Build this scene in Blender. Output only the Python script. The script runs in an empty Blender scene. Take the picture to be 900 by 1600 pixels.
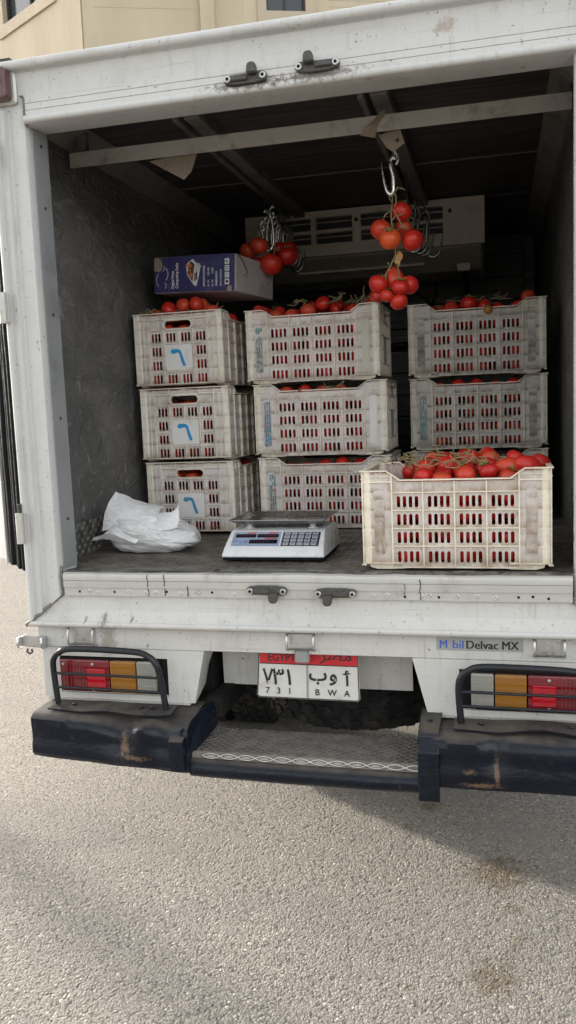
import bpy, bmesh, math, random
from mathutils import Vector, Matrix, noise
random.seed(7)
S = bpy.context.scene
COL = S.collection
PI = math.pi
rad = math.radians

# ------------------------------------------------------------------ camera
cam_d = bpy.data.cameras.new('camera')
cam = bpy.data.objects.new('camera', cam_d)
COL.objects.link(cam)
cam_d.sensor_fit = 'VERTICAL'
cam_d.sensor_height = 24.0
cam_d.lens = 24.0 * 1328.0 / 1600.0
cam_d.clip_start = 0.05
cam_d.clip_end = 3000
CR = Vector((0.97016874, 0.23906798, -0.04023821))
CD = Vector((-0.01003183, -0.12624717, -0.99194809))
CF = Vector((-0.24222299, 0.96276069, -0.12008277))
M = Matrix((CR, -CD, -CF)).transposed().to_4x4()
M.translation = Vector((0.6165, -2.6204, 1.6))
cam.matrix_world = M
S.camera = cam
S.render.resolution_x, S.render.resolution_y = 576, 1024

# ------------------------------------------------------------------ light
SUN_EL, SUN_DIR = 14.0, Vector((0.843, -0.538, 0.0))      # the way the light travels
world = bpy.data.worlds.new('World')
S.world = world
world.use_nodes = True
wn, wl = world.node_tree.nodes, world.node_tree.links
sky = wn.new('ShaderNodeTexSky')
sky.sky_type = 'NISHITA'
sky.sun_disc = False
sky.sun_elevation = rad(SUN_EL)
sky.sun_rotation = math.atan2(-SUN_DIR.x, -SUN_DIR.y)
sky.dust_density = 3.0
sky.ozone_density = 1.0
hsv = wn.new('ShaderNodeHueSaturation')          # thick pale haze: hardly any blue left in the sky
hsv.inputs['Saturation'].default_value = 0.22
wl.new(sky.outputs[0], hsv.inputs['Color'])
warm = wn.new('ShaderNodeMix'); warm.data_type = 'RGBA'; warm.blend_type = 'MULTIPLY'
warm.inputs[0].default_value = 1.0
warm.inputs[7].default_value = (1.0, 0.985, 0.955, 1.0)
wl.new(hsv.outputs[0], warm.inputs[6])
wl.new(warm.outputs[2], wn['Background'].inputs['Color'])
wn['Background'].inputs['Strength'].default_value = 0.15
sl = bpy.data.lights.new('sun', 'SUN')
sl.energy = 2.2
sl.angle = rad(1.8)
sl.color = (1.0, 0.90, 0.77)
sun = bpy.data.objects.new('sun', sl)
COL.objects.link(sun)
sd = SUN_DIR.normalized() * math.cos(rad(SUN_EL)) + Vector((0, 0, -math.sin(rad(SUN_EL))))
sun.rotation_euler = sd.to_track_quat('-Z', 'Y').to_euler()
S.view_settings.view_transform = 'Standard'
S.view_settings.look = 'None'
S.view_settings.gamma = 1.0
S.view_settings.use_curve_mapping = False
S.view_settings.exposure = 2.15
S.cycles.max_bounces = 10
S.cycles.diffuse_bounces = 8
S.cycles.transparent_max_bounces = 4
S.cycles.caustics_reflective = False
S.cycles.caustics_refractive = False


# ------------------------------------------------------------------ materials
class G:
    """small node-graph helper"""
    def __init__(self, name):
        self.m = bpy.data.materials.new(name)
        self.m.use_nodes = True
        self.t = self.m.node_tree
        self.n, self.l = self.t.nodes, self.t.links
        self.b = self.n['Principled BSDF']
        self.tc = self.n.new('ShaderNodeTexCoord')
        self.co = self.tc.outputs['Object']

    def jitter(self):
        oi = self.n.new('ShaderNodeObjectInfo')
        mm = self.n.new('ShaderNodeVectorMath'); mm.operation = 'MULTIPLY_ADD'
        cb = self.n.new('ShaderNodeCombineXYZ')
        for i in range(3):
            self.l.new(oi.outputs['Random'], cb.inputs[i])
        mm.inputs[1].default_value = (37.0, 51.0, 23.0)
        self.l.new(cb.outputs[0], mm.inputs[0]); self.l.new(self.co, mm.inputs[2])
        self.co = mm.outputs[0]
        return oi.outputs['Random']

    def scaled(self, s):
        v = self.n.new('ShaderNodeVectorMath'); v.operation = 'MULTIPLY'
        v.inputs[1].default_value = s if isinstance(s, tuple) else (s, s, s)
        self.l.new(self.co, v.inputs[0])
        return v.outputs[0]

    def noise(self, s, det=6, rough=0.6, dist=0.0):
        t = self.n.new('ShaderNodeTexNoise')
        t.inputs['Scale'].default_value = 1.0
        t.inputs['Detail'].default_value = det
        t.inputs['Roughness'].default_value = rough
        t.inputs['Distortion'].default_value = dist
        self.l.new(self.scaled(s), t.inputs['Vector'])
        return t.outputs['Fac']

    def voro(self, s, out='Distance', feature='F1', rnd=1.0):
        t = self.n.new('ShaderNodeTexVoronoi')
        t.feature = feature
        t.inputs['Scale'].default_value = 1.0
        t.inputs['Randomness'].default_value = rnd
        self.l.new(self.scaled(s), t.inputs['Vector'])
        return t.outputs[out]

    def ramp(self, f, lo, hi, a=0.0, b=1.0):
        r = self.n.new('ShaderNodeMapRange')
        r.interpolation_type = 'SMOOTHSTEP'
        for k, v in zip(('From Min', 'From Max', 'To Min', 'To Max'), (lo, hi, a, b)):
            r.inputs[k].default_value = v
        self.l.new(f, r.inputs['Value'])
        return r.outputs['Result']

    def math(self, op, a, b=0.0):
        r = self.n.new('ShaderNodeMath'); r.operation = op
        for i, v in enumerate((a, b)):
            if isinstance(v, (int, float)): r.inputs[i].default_value = v
            else: self.l.new(v, r.inputs[i])
        return r.outputs[0]

    def mix(self, f, a, b, mode='MIX'):
        r = self.n.new('ShaderNodeMix'); r.data_type = 'RGBA'; r.blend_type = mode
        for i, v in ((0, f), (6, a), (7, b)):
            if isinstance(v, (int, float)): r.inputs[i].default_value = v
            elif isinstance(v, tuple): r.inputs[i].default_value = (*v[:3], 1.0)
            else: self.l.new(v, r.inputs[i])
        return r.outputs[2]

    def blob(self, c, r, wob=0.5, s=14.0):
        """soft-edged patch of noise round a point, in object space"""
        d = self.n.new('ShaderNodeVectorMath'); d.operation = 'SUBTRACT'
        d.inputs[1].default_value = c
        self.l.new(self.tc.outputs['Object'], d.inputs[0])
        dv = self.n.new('ShaderNodeVectorMath'); dv.operation = 'DIVIDE'
        dv.inputs[1].default_value = r if isinstance(r, tuple) else (r, r, r)
        self.l.new(d.outputs[0], dv.inputs[0])
        ln = self.n.new('ShaderNodeVectorMath'); ln.operation = 'LENGTH'
        self.l.new(dv.outputs[0], ln.inputs[0])
        nz = self.noise(s, 9, 0.75)
        k = self.math('ADD', ln.outputs['Value'], self.math('MULTIPLY', self.math('SUBTRACT', nz, 0.5), wob * 7))
        return self.ramp(k, 0.35, 1.15, 1.0, 0.0)

    def facing_up(self, lo=0.3, hi=0.9):
        g = self.n.new('ShaderNodeNewGeometry')
        s = self.n.new('ShaderNodeSeparateXYZ')
        self.l.new(g.outputs['Normal'], s.inputs[0])
        return self.ramp(s.outputs['Z'], lo, hi)

    def color(self, c):
        i = self.b.inputs['Base Color']
        if isinstance(c, tuple): i.default_value = (*c[:3], 1.0)
        else: self.l.new(c, i)
        return self

    def set(self, **k):
        names = dict(rough='Roughness', metal='Metallic', spec='Specular IOR Level', coat='Coat Weight',
                     coatr='Coat Roughness', sss='Subsurface Weight', trans='Transmission Weight', ior='IOR', sheen='Sheen Weight')
        for a, v in k.items():
            i = self.b.inputs[names[a]]
            if isinstance(v, (int, float)): i.default_value = v
            else: self.l.new(v, i)
        return self

    def bump(self, h, strength=0.3, dist=0.01):
        b = self.n.new('ShaderNodeBump')
        b.inputs['Strength'].default_value = strength
        b.inputs['Distance'].default_value = dist
        if not isinstance(h, list): h = [h]
        for x in h[:1]: self.l.new(x, b.inputs['Height'])
        self.l.new(b.outputs[0], self.b.inputs['Normal'])
        return self


MT = {}


def simple(name, c, rough=0.5, metal=0.0, dirt=None, dirt_amt=0.5, ds=18.0, var=0.12, bump=0.15, bs=120.0, jit=False, **kw):
    g = G(name)
    if jit: g.jitter()
    base = g.mix(g.noise(ds * 0.35, 4), tuple(x * (1 - var) for x in c), tuple(min(1, x * (1 + var)) for x in c))
    if dirt:
        k = g.ramp(g.noise(ds, 8, 0.68), 0.5, 0.78, 0.0, dirt_amt)
        base = g.mix(k, base, dirt)
    g.color(base).set(rough=g.ramp(g.noise(ds * 1.7, 5), 0.3, 0.7, max(0.03, rough - 0.1), min(1, rough + 0.12)), metal=metal, **kw)
    if bump: g.bump(g.noise(bs, 4), bump, 0.003)
    MT[name] = g.m
    return g


def white_paint(name, c, dirt_amt=0.5, extra=()):
    g = G(name)
    base = g.mix(g.noise(2.2, 3), tuple(x * 0.93 for x in c), c)
    # broad grey grime, vertical runs, scratches along the sheet, small chips
    base = g.mix(g.ramp(g.noise(5.0, 9, 0.75), 0.45, 0.78, 0, dirt_amt * 0.9), base, (0.40, 0.385, 0.355))
    base = g.mix(g.ramp(g.noise((38.0, 38.0, 2.6), 7, 0.7), 0.53, 0.74, 0, dirt_amt * 0.8), base, (0.33, 0.31, 0.275))
    base = g.mix(g.ramp(g.noise((2.0, 90.0, 120.0), 6, 0.7), 0.58, 0.7, 0, dirt_amt * 0.8), base, (0.34, 0.325, 0.30))
    base = g.mix(g.ramp(g.noise((130.0, 130.0, 45.0), 7, 0.75), 0.57, 0.72, 0, dirt_amt), base, (0.36, 0.34, 0.31))
    base = g.mix(g.ramp(g.noise(62.0, 4, 0.65), 0.66, 0.69, 0, 0.8), base, (0.13, 0.115, 0.10))
    base = g.mix(g.ramp(g.noise(24.0, 3, 0.5), 0.72, 0.75, 0, 0.6), base, (0.20, 0.145, 0.10))
    for cc, r, col, amt in extra:
        base = g.mix(g.math('MULTIPLY', g.blob(cc, r, 0.5, 60.0), amt), base, col)
    g.color(base).set(rough=g.ramp(g.noise(9.0, 6), 0.3, 0.75, 0.32, 0.62), spec=0.4)
    g.bump(g.noise(7.0, 5), 0.3, 0.014)
    MT[name] = g.m


white_paint('white_paint', (0.60, 0.60, 0.59), 0.42)
white_paint('white_header', (0.61, 0.61, 0.60), 0.5, (
    ((-0.10, -0.02, 2.575), (0.13, 0.1, 0.022), (0.12, 0.09, 0.07), 0.9),
    ((0.11, -0.02, 2.573), (0.14, 0.1, 0.02), (0.12, 0.09, 0.07), 0.8),
    ((0.475, -0.02, 2.665), (0.035, 0.1, 0.025), (0.35, 0.28, 0.23), 0.7)))
white_paint('white_lower', (0.60, 0.592, 0.572), 0.75, (
    ((-0.70, 0.0, 0.84), (0.035, 0.2, 0.08), (0.27, 0.24, 0.2), 0.7),
    ((-0.70, 0.0, 0.915), (0.010, 0.2, 0.022), (0.2, 0.16, 0.12), 0.8),
    ((-0.60, 0.0, 0.912), (0.007, 0.2, 0.012), (0.2, 0.16, 0.12), 0.8), ((-0.77, 0.0, 0.912), (0.006, 0.2, 0.012), (0.22, 0.18, 0.13), 0.8)))
white_paint('white_rusty', (0.54, 0.52, 0.49), 1.0)
simple('strip_metal', (0.52, 0.51, 0.485), 0.38, 0.25, (0.24, 0.2, 0.15), 0.75, 9.0, 0.1, 0.2, 40.0)
simple('bare_metal', (0.55, 0.55, 0.54), 0.35, 0.8, (0.2, 0.17, 0.13), 0.6, 25.0)
simple('steel_hook', (0.80, 0.79, 0.76), 0.28, 1.0, (0.16, 0.13, 0.1), 0.4, 40.0, bump=0)
simple('steel_shaded', (0.30, 0.295, 0.28), 0.35, 1.0, (0.1, 0.085, 0.07), 0.6, 40.0, bump=0)  # hook steel with shade put into its colour, for links and rear hooks
simple('dark_metal', (0.055, 0.053, 0.05), 0.55, 0.4, (0.2, 0.17, 0.14), 0.55, 40.0)
simple('latch_cast', (0.085, 0.082, 0.078), 0.55, 0.5, (0.24, 0.2, 0.16), 0.6, 60.0, 0.2, 0.5, 200.0)
simple('rubber', (0.006, 0.007, 0.009), 0.55, 0, (0.02, 0.019, 0.018), 0.5, 14.0, spec=0.12)
simple('weld', (0.22, 0.2, 0.18), 0.6, 0.5, (0.05, 0.04, 0.035), 0.9, 60.0, 0.3, 0.8, 160.0)
simple('crack_black', (0.008, 0.008, 0.008), 0.9, bump=0)
simple('hole_black', (0.006, 0.006, 0.007), 0.9, bump=0)
simple('guard_paint', (0.005, 0.007, 0.011), 0.36, 0, (0.045, 0.04, 0.036), 0.6, 30.0)
simple('chassis', (0.010, 0.009, 0.009), 0.85, 0, (0.04, 0.032, 0.025), 0.6, 12.0, spec=0.2)
simple('ceiling_trim', (0.19, 0.183, 0.172), 0.6, 0.1, (0.05, 0.045, 0.04), 0.8, 8.0)
simple('rail_bar', (0.47, 0.45, 0.42), 0.5, 0.1, (0.13, 0.09, 0.06), 0.8, 11.0)
simple('jamb', (0.30, 0.31, 0.32), 0.5, 0.2, (0.12, 0.11, 0.1), 0.6, 8.0)
simple('tape', (0.27, 0.22, 0.17), 0.55, 0, (0.12, 0.09, 0.07), 0.7, 20.0)
simple('evaporator', (0.68, 0.625, 0.53), 0.55, 0, (0.2, 0.17, 0.13), 0.6, 7.0)
simple('louvre', (0.02, 0.022, 0.026), 0.4)
simple('cable_black', (0.006, 0.006, 0.007), 0.45)
simple('plate_white', (0.58, 0.57, 0.545), 0.4, 0, (0.33, 0.29, 0.22), 0.7, 24.0)
simple('plate_red', (0.5, 0.012, 0.02), 0.45, 0, (0.2, 0.03, 0.03), 0.5, 24.0)
simple('ink_black', (0.008, 0.008, 0.009), 0.6, 0, (0.09, 0.09, 0.09), 0.4, 70.0, bump=0)
simple('plate_grey', (0.28, 0.28, 0.27), 0.5)
simple('ink_blue', (0.035, 0.11, 0.5), 0.5, bump=0)
simple('sticker_grey', (0.36, 0.36, 0.36), 0.35, 0.2, (0.5, 0.49, 0.47), 0.5, 40.0)
simple('scale_white', (0.74, 0.745, 0.75), 0.3, 0, (0.4, 0.38, 0.34), 0.35, 20.0)
simple('scale_grey', (0.24, 0.25, 0.26), 0.4, 0.0)
simple('scale_panel', (0.30, 0.36, 0.47), 0.25)
simple('scale_window', (0.012, 0.012, 0.02), 0.12)
simple('seven_segment', (0.12, 0.035, 0.04), 0.5, bump=0)
simple('scale_red', (0.42, 0.11, 0.09), 0.4)
simple('key_grey', (0.34, 0.35, 0.39), 0.4)
simple('key_dark', (0.03, 0.035, 0.06), 0.5)
simple('pan_steel', (0.34, 0.34, 0.34), 0.20, 1.0, (0.12, 0.11, 0.1), 0.35, 13.0)
simple('box_blue', (0.036, 0.034, 0.13), 0.5, 0, (0.15, 0.14, 0.16), 0.6, 22.0)
simple('box_white', (0.55, 0.52, 0.52), 0.7, 0, (0.3, 0.27, 0.25), 0.6, 10.0)
simple('box_torn', (0.30, 0.25, 0.19), 0.85, 0, (0.16, 0.13, 0.1), 0.6, 30.0)
simple('print_white', (0.70, 0.70, 0.72), 0.5, bump=0)
simple('print_orange', (0.5, 0.16, 0.07), 0.5, bump=0)
simple('print_brown', (0.11, 0.035, 0.02), 0.5, bump=0)
simple('stencil_blue', (0.045, 0.24, 0.40), 0.6, 0, (0.45, 0.46, 0.46), 0.9, 110.0, bump=0, jit=True)
simple('stencil_teal', (0.07, 0.26, 0.30), 0.6, 0, (0.42, 0.42, 0.40), 1.0, 100.0, bump=0, jit=True)
simple('numeral_blue', (0.012, 0.30, 0.66), 0.45, 0, (0.1, 0.4, 0.6), 0.5, 40.0, bump=0)
simple('number_plate', (0.80, 0.785, 0.765), 0.5, 0, (0.45, 0.4, 0.34), 0.5, 16.0, jit=True)
simple('plate_cream', (0.60, 0.58, 0.50), 0.5, 0, (0.42, 0.36, 0.27), 0.6, 16.0, jit=True)
simple('calyx', (0.20, 0.22, 0.06), 0.7, 0, (0.26, 0.2, 0.1), 0.6, 60.0)
simple('vine', (0.25, 0.20, 0.10), 0.75, 0, (0.33, 0.25, 0.14), 0.8, 40.0)
simple('vine_dry', (0.36, 0.27, 0.15), 0.8, 0, (0.16, 0.11, 0.06), 0.7, 40.0)
simple('leaf_dry', (0.42, 0.25, 0.09), 0.75, 0, (0.2, 0.1, 0.04), 0.7, 50.0)
simple('lens_red', (0.18, 0.003, 0.012), 0.12, 0, (0.2, 0.01, 0.02), 0.4, 30.0, coat=0.6)
simple('lens_bright_red', (0.42, 0.003, 0.014), 0.15, coat=0.6)
simple('lens_amber', (0.30, 0.125, 0.010), 0.15, 0, (0.3, 0.11, 0.01), 0.5, 30.0, coat=0.5)
simple('lens_dark', (0.16, 0.05, 0.045), 0.2, coat=0.5)
simple('lens_clear', (0.33, 0.33, 0.295), 0.15, 0, (0.25, 0.24, 0.2), 0.5, 30.0, coat=0.5)
simple('marker_lens', (0.10, 0.04, 0.04), 0.45, 0, (0.19, 0.12, 0.125), 0.6, 16.0, coat=0.3)
simple('asphalt_dark', (0.06, 0.055, 0.05), 0.9)
simple('glass_dark', (0.03, 0.04, 0.05), 0.08, bump=0)
simple('window_trim', (0.50, 0.42, 0.31), 0.8, 0, (0.4, 0.32, 0.23), 0.4, 3.0)
simple('step_edge', (0.50, 0.48, 0.45), 0.35, 0.6, (0.3, 0.27, 0.24), 0.5, 40.0)

# tyre
g = G('tyre'); g.color(g.mix(g.ramp(g.noise(20, 6), 0.4, 0.75), (0.007, 0.007, 0.008), (0.032, 0.029, 0.025))).set(rough=0.85, spec=0.25); MT['tyre'] = g.m

# crate plastic: milky sheet and grimy ribs
def crate_mat(name, c, grime, amt, sheet):
    g = G(name)
    r = g.jitter()
    base = g.mix(g.noise(5.0, 4), tuple(x * 0.9 for x in c), c)
    base = g.mix(g.math('MULTIPLY', r, 0.22), base, (0.5, 0.45, 0.38))
    base = g.mix(g.ramp(g.noise(9.0, 9, 0.72), 0.44, 0.74, 0, amt), base, grime)
    base = g.mix(g.ramp(g.noise((60.0, 60.0, 7.0), 6, 0.7), 0.52, 0.75, 0, amt * 0.8), base, tuple(x * 0.75 for x in grime))
    base = g.mix(g.ramp(g.noise(85.0, 4, 0.6), 0.64, 0.72, 0, 0.5), base, (0.16, 0.1, 0.055))
    sp3 = g.n.new('ShaderNodeSeparateXYZ'); g.l.new(g.tc.outputs['Object'], sp3.inputs[0])
    fr3 = g.math('FRACT', g.math('MULTIPLY', g.math('SUBTRACT', sp3.outputs['Z'], 0.0172), 1 / 0.0575))
    ledge = g.math('MULTIPLY', g.ramp(fr3, 0.0, 0.42, 1.0, 0.0), g.ramp(g.noise(22.0, 7, 0.7), 0.35, 0.62))
    base = g.mix(g.math('MULTIPLY', ledge, amt * 1.25 if sheet else amt * 0.5), base, tuple(x * 0.85 for x in grime))
    base = g.mix(g.math('MULTIPLY', g.ramp(sp3.outputs['Z'], 0.0, 0.07, 1.0, 0.0), g.ramp(g.noise(30.0, 7, 0.7), 0.3, 0.65, 0.1, amt)), base, tuple(x * 0.7 for x in grime))
    g.color(base).set(rough=g.ramp(g.noise(30.0, 5), 0.3, 0.7, 0.36, 0.6), spec=0.4)
    if sheet:
        tr = g.n.new('ShaderNodeBsdfTranslucent'); g.l.new(base, tr.inputs['Color'])
        ms = g.n.new('ShaderNodeMixShader'); ms.inputs[0].default_value = 0.14
        g.l.new(g.b.outputs[0], ms.inputs[1]); g.l.new(tr.outputs[0], ms.inputs[2])
        g.l.new(ms.outputs[0], g.n['Material Output'].inputs['Surface'])
    g.bump(g.noise(45.0, 5), 0.2, 0.004)
    MT[name] = g.m


crate_mat('crate_sheet', (0.90, 0.845, 0.825), (0.40, 0.285, 0.185), 0.62, True)
crate_mat('crate_rib', (0.96, 0.91, 0.81), (0.42, 0.30, 0.19), 0.58, False)
crate_mat('clean_sheet', (0.80, 0.745, 0.72), (0.42, 0.305, 0.2), 0.72, True)
crate_mat('clean_rib', (0.97, 0.91, 0.76), (0.46, 0.33, 0.2), 0.48, False)
crate_mat('grey_sheet', (0.64, 0.61, 0.58), (0.22, 0.18, 0.135), 0.78, True)
crate_mat('grey_rib', (0.74, 0.69, 0.59), (0.25, 0.2, 0.14), 0.7, False)

# tomato skins
def tomato_mat(name, a, b, rough=0.24):
    g = G(name)
    r = g.jitter()
    base = g.mix(g.ramp(g.noise(16.0, 4), 0.35, 0.7), a, b)
    base = g.mix(g.math('MULTIPLY', g.math('POWER', r, 3.0), 0.5), base, (0.55, 0.12, 0.03))
    base = g.mix(g.ramp(g.noise(90.0, 3), 0.66, 0.74, 0, 0.45), base, (0.6, 0.28, 0.14))
    g.color(base).set(rough=g.ramp(g.noise(25.0, 4), 0.3, 0.7, rough, rough + 0.2), coat=0.12, coatr=0.15, spec=0.4)
    g.bump(g.noise(60.0, 4), 0.12, 0.004)
    MT[name] = g.m


tomato_mat('tomato_red', (0.48, 0.015, 0.012), (0.62, 0.030, 0.018))
tomato_mat('tomato_deep', (0.36, 0.010, 0.010), (0.50, 0.020, 0.014))
tomato_mat('tomato_pale', (0.56, 0.05, 0.025), (0.60, 0.10, 0.045), 0.32)
tomato_mat('tomato_orange', (0.70, 0.11, 0.025), (0.72, 0.06, 0.02))
tomato_mat('tomato_green', (0.30, 0.27, 0.05), (0.22, 0.24, 0.05))

# dark sheet lining of the box
g = G('wall_lining')
base = g.mix(g.ramp(g.noise((2.0, 1.5, 3.0), 6, 0.65), 0.3, 0.7), (0.115, 0.117, 0.118), (0.23, 0.224, 0.213))
base = g.mix(g.ramp(g.noise((18.0, 7.0, 16.0), 7, 0.7, 1.2), 0.56, 0.70, 0, 0.6), base, (0.46, 0.455, 0.44))
base = g.mix(g.ramp(g.noise((50.0, 30.0, 8.0), 5, 0.7, 0.6), 0.62, 0.70, 0, 0.65), base, (0.58, 0.57, 0.54))
base = g.mix(g.ramp(g.noise(4.0, 6), 0.55, 0.75, 0, 0.5), base, (0.15, 0.12, 0.095))
g.color(base).set(rough=g.ramp(g.noise(12.0, 6), 0.3, 0.7, 0.3, 0.6), metal=0.25)
g.bump(g.noise((9.0, 6.0, 11.0), 6, 0.6, 1.8), 0.6, 0.04); MT['wall_lining'] = g.m
g = G('wood_dark')
base = g.mix(g.ramp(g.noise((2.0, 40.0, 60.0), 6, 0.6), 0.35, 0.7), (0.035, 0.032, 0.031), (0.10, 0.088, 0.08))
base = g.mix(g.ramp(g.noise(5.0, 5), 0.4, 0.7, 0, 0.5), base, (0.07, 0.068, 0.07))
g.color(base).set(rough=0.65); g.bump(g.noise((2.0, 50.0, 70.0), 5), 0.3, 0.004); MT['wood_dark'] = g.m
g = G('plank_grey')
base = g.mix(g.ramp(g.noise((3.0, 30.0, 60.0), 6, 0.6), 0.35, 0.7), (0.12, 0.122, 0.12), (0.23, 0.225, 0.21))
g.color(base).set(rough=0.6); g.bump(g.noise((3.0, 30.0, 60.0), 5), 0.2, 0.003); MT['plank_grey'] = g.m

# box floor: worn dusty tread plate
g = G('floor_plate')
base = g.mix(g.ramp(g.noise(7.0, 8, 0.7), 0.35, 0.7), (0.11, 0.10, 0.088), (0.27, 0.24, 0.195))
base = g.mix(g.ramp(g.noise((14.0, 30.0, 10.0), 6, 0.7), 0.6, 0.75, 0, 0.7), base, (0.34, 0.33, 0.31))
base = g.mix(g.ramp(g.noise(22.0, 5), 0.62, 0.7, 0, 0.8), base, (0.03, 0.028, 0.025))
g.color(base).set(rough=g.ramp(g.noise(15.0, 5), 0.35, 0.7, 0.35, 0.75), metal=0.35)
g.bump(g.noise(60.0, 5), 0.4, 0.006); MT['floor_plate'] = g.m
g = G('tread_metal')
g.color(g.mix(g.ramp(g.noise(20.0, 6), 0.35, 0.7), (0.11, 0.105, 0.1), (0.33, 0.32, 0.3))).set(rough=0.42, metal=0.55); MT['tread_metal'] = g.m

# bumper: navy paint under road dust, with rust scars
g = G('bumper_paint')
base = g.mix(g.noise(5.0, 5), (0.0016, 0.0028, 0.0075), (0.0042, 0.0085, 0.020))
base = g.mix(g.ramp(g.noise((6.0, 9.0, 30.0), 7, 0.7), 0.52, 0.75, 0, 0.5), base, (0.022, 0.028, 0.042))
base = g.mix(g.ramp(g.noise(30.0, 6, 0.7), 0.6, 0.72, 0, 0.45), base, (0.06, 0.055, 0.05))
for cc, r, amt in (((-0.60, -0.15, 0.515), (0.018, 0.3, 0.045), 0.75), ((-0.565, -0.15, 0.480), (0.055, 0.3, 0.010), 0.7),
                   ((0.555, -0.15, 0.462), (0.06, 0.3, 0.010), 0.8), ((0.60, -0.15, 0.505), (0.008, 0.3, 0.05), 0.8), ((0.52, -0.15, 0.505), (0.018, 0.3, 0.010), 0.6)):
    base = g.mix(g.math('MULTIPLY', g.blob(cc, r, 0.55, 90.0), amt), base, g.mix(g.noise(120.0, 4), (0.09, 0.05, 0.03), (0.24, 0.16, 0.10)))
base = g.mix(g.ramp(g.noise(34.0, 7, 0.75), 0.63, 0.70, 0, 0.7), base, (0.13, 0.085, 0.055))
up = g.facing_up(0.55, 0.95)
dust = g.math('MULTIPLY', up, g.ramp(g.noise(9.0, 7, 0.7), 0.3, 0.62, 0.45, 1.0))
base = g.mix(dust, base, g.mix(g.noise(30.0, 5), (0.055, 0.048, 0.042), (0.125, 0.11, 0.093)))
g.set(spec=0.32); g.color(base).set(rough=g.math('ADD', g.math('MULTIPLY', dust, 0.45), g.ramp(g.noise(14.0, 5), 0.3, 0.7, 0.16, 0.38)))
g.bump(g.noise((7.0, 12.0, 16.0), 6, 0.6, 0.4), 0.35, 0.012); MT['bumper_paint'] = g.m
g = G('step_plate')
base = g.mix(g.ramp(g.noise(14.0, 7, 0.7), 0.3, 0.7), (0.13, 0.116, 0.104), (0.25, 0.222, 0.195))
g.color(base).set(rough=0.75); g.bump(g.noise(120.0, 4), 0.3, 0.003); MT['step_plate'] = g.m
g = G('step_rib')
g.color(g.mix(g.ramp(g.noise(20.0, 6), 0.35, 0.7), (0.075, 0.066, 0.06), (0.15, 0.132, 0.117))).set(rough=0.7); MT['step_rib'] = g.m

# thin plastic carrier bag
g = G('bag_film')
g.color((0.95, 0.95, 0.955)).set(rough=0.3, spec=0.5)
tr = g.n.new('ShaderNodeBsdfTranslucent'); tr.inputs[0].default_value = (0.97, 0.97, 0.98, 1)
ms = g.n.new('ShaderNodeMixShader'); ms.inputs[0].default_value = 0.08
g.l.new(g.b.outputs[0], ms.inputs[1]); g.l.new(tr.outputs[0], ms.inputs[2]); g.l.new(ms.outputs[0], g.n['Material Output'].inputs['Surface'])
g.bump(g.noise((16.0, 24.0, 44.0), 6, 0.62, 2.2), 0.55, 0.02); MT['bag_film'] = g.m

# worn chip-seal ground: pale pebbles of mixed size in grey-brown dust
g = G('ground')
def pebbles(sc):
    d = g.voro(sc); c = g.voro(sc, 'Color')
    sp_ = g.n.new('ShaderNodeSeparateColor'); g.l.new(c, sp_.inputs[0])
    return d, sp_.outputs
d1, c1 = pebbles((112.0, 98.0, 100.0))
d2, c2 = pebbles((205.0, 190.0, 200.0))
pick = g.ramp(g.noise(46.0, 4), 0.44, 0.56)
tone = g.math('ADD', g.math('MULTIPLY', c1[0], 0.7), g.math('MULTIPLY', g.noise(150.0, 4), 0.45))
stone = g.mix(tone, (0.16, 0.146, 0.128), (0.355, 0.322, 0.275))
stone = g.mix(g.ramp(c1[1], 0.88, 0.95), stone, (0.50, 0.46, 0.395))
stone = g.mix(g.ramp(c1[2], 0.90, 0.97), stone, (0.12, 0.125, 0.13))
small = g.mix(c2[0], (0.148, 0.134, 0.117), (0.315, 0.287, 0.246))
stone = g.mix(pick, stone, small)
gap = g.math('MULTIPLY', g.ramp(d1, 0.40, 0.75), g.math('SUBTRACT', 1.0, pick))
base = g.mix(gap, stone, (0.135, 0.122, 0.105))
dust = g.ramp(g.noise(3.2, 7, 0.65), 0.42, 0.68, 0, 0.55)
base = g.mix(dust, base, g.mix(g.noise(90.0, 5), (0.19, 0.172, 0.15), (0.285, 0.26, 0.224)))
base = g.mix(g.ramp(g.noise((0.9, 2.2, 1.0), 6, 0.6), 0.48, 0.72, 0, 0.45), base, (0.145, 0.136, 0.126))
base = g.mix(g.ramp(g.noise(11.0, 8, 0.75), 0.66, 0.75, 0, 0.6), base, (0.15, 0.115, 0.08))
crev = g.ramp(d1, 0.15, 0.7, 0.45, 1.0)
for cc, r, amt in (((0.60, 0.20, 0), (0.12, 0.13, 1), 0.85), ((0.58, -0.37, 0), (0.08, 0.10, 1), 0.7), ((0.64, -0.02, 0), (0.04, 0.04, 1), 0.5), ((0.65, -0.19, 0), (0.025, 0.05, 1), 0.45), ((0.63, -0.28, 0), (0.025, 0.04, 1), 0.5), ((0.33, 0.65, 0), (0.06, 0.06, 1), 0.8), ((0.26, 0.47, 0), (0.02, 0.03, 1), 0.8), ((0.36, -0.45, 0), (0.012, 0.01, 1), 0.7)):
    base = g.mix(g.math('MULTIPLY', g.math('MULTIPLY', g.blob(cc, r, 0.5, 26.0), crev), amt), base, (0.10, 0.072, 0.04))
base = g.mix(1.0, base, (0.88, 0.905, 0.945), 'MULTIPLY')
g.color(base).set(rough=0.92, spec=0.2)
h = g.math('ADD', g.math('MULTIPLY', g.math('MULTIPLY', d1, -1.0), g.math('SUBTRACT', 1.15, pick)), g.math('MULTIPLY', g.noise(240.0, 3), 0.35))
h = g.math('ADD', h, g.math('MULTIPLY', g.noise(30.0, 5), 0.7))
h = g.math('ADD', h, g.math('MULTIPLY', g.math('MULTIPLY', d2, pick), -0.5))
g.bump(h, 0.75, 0.008); MT['ground'] = g.m

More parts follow.
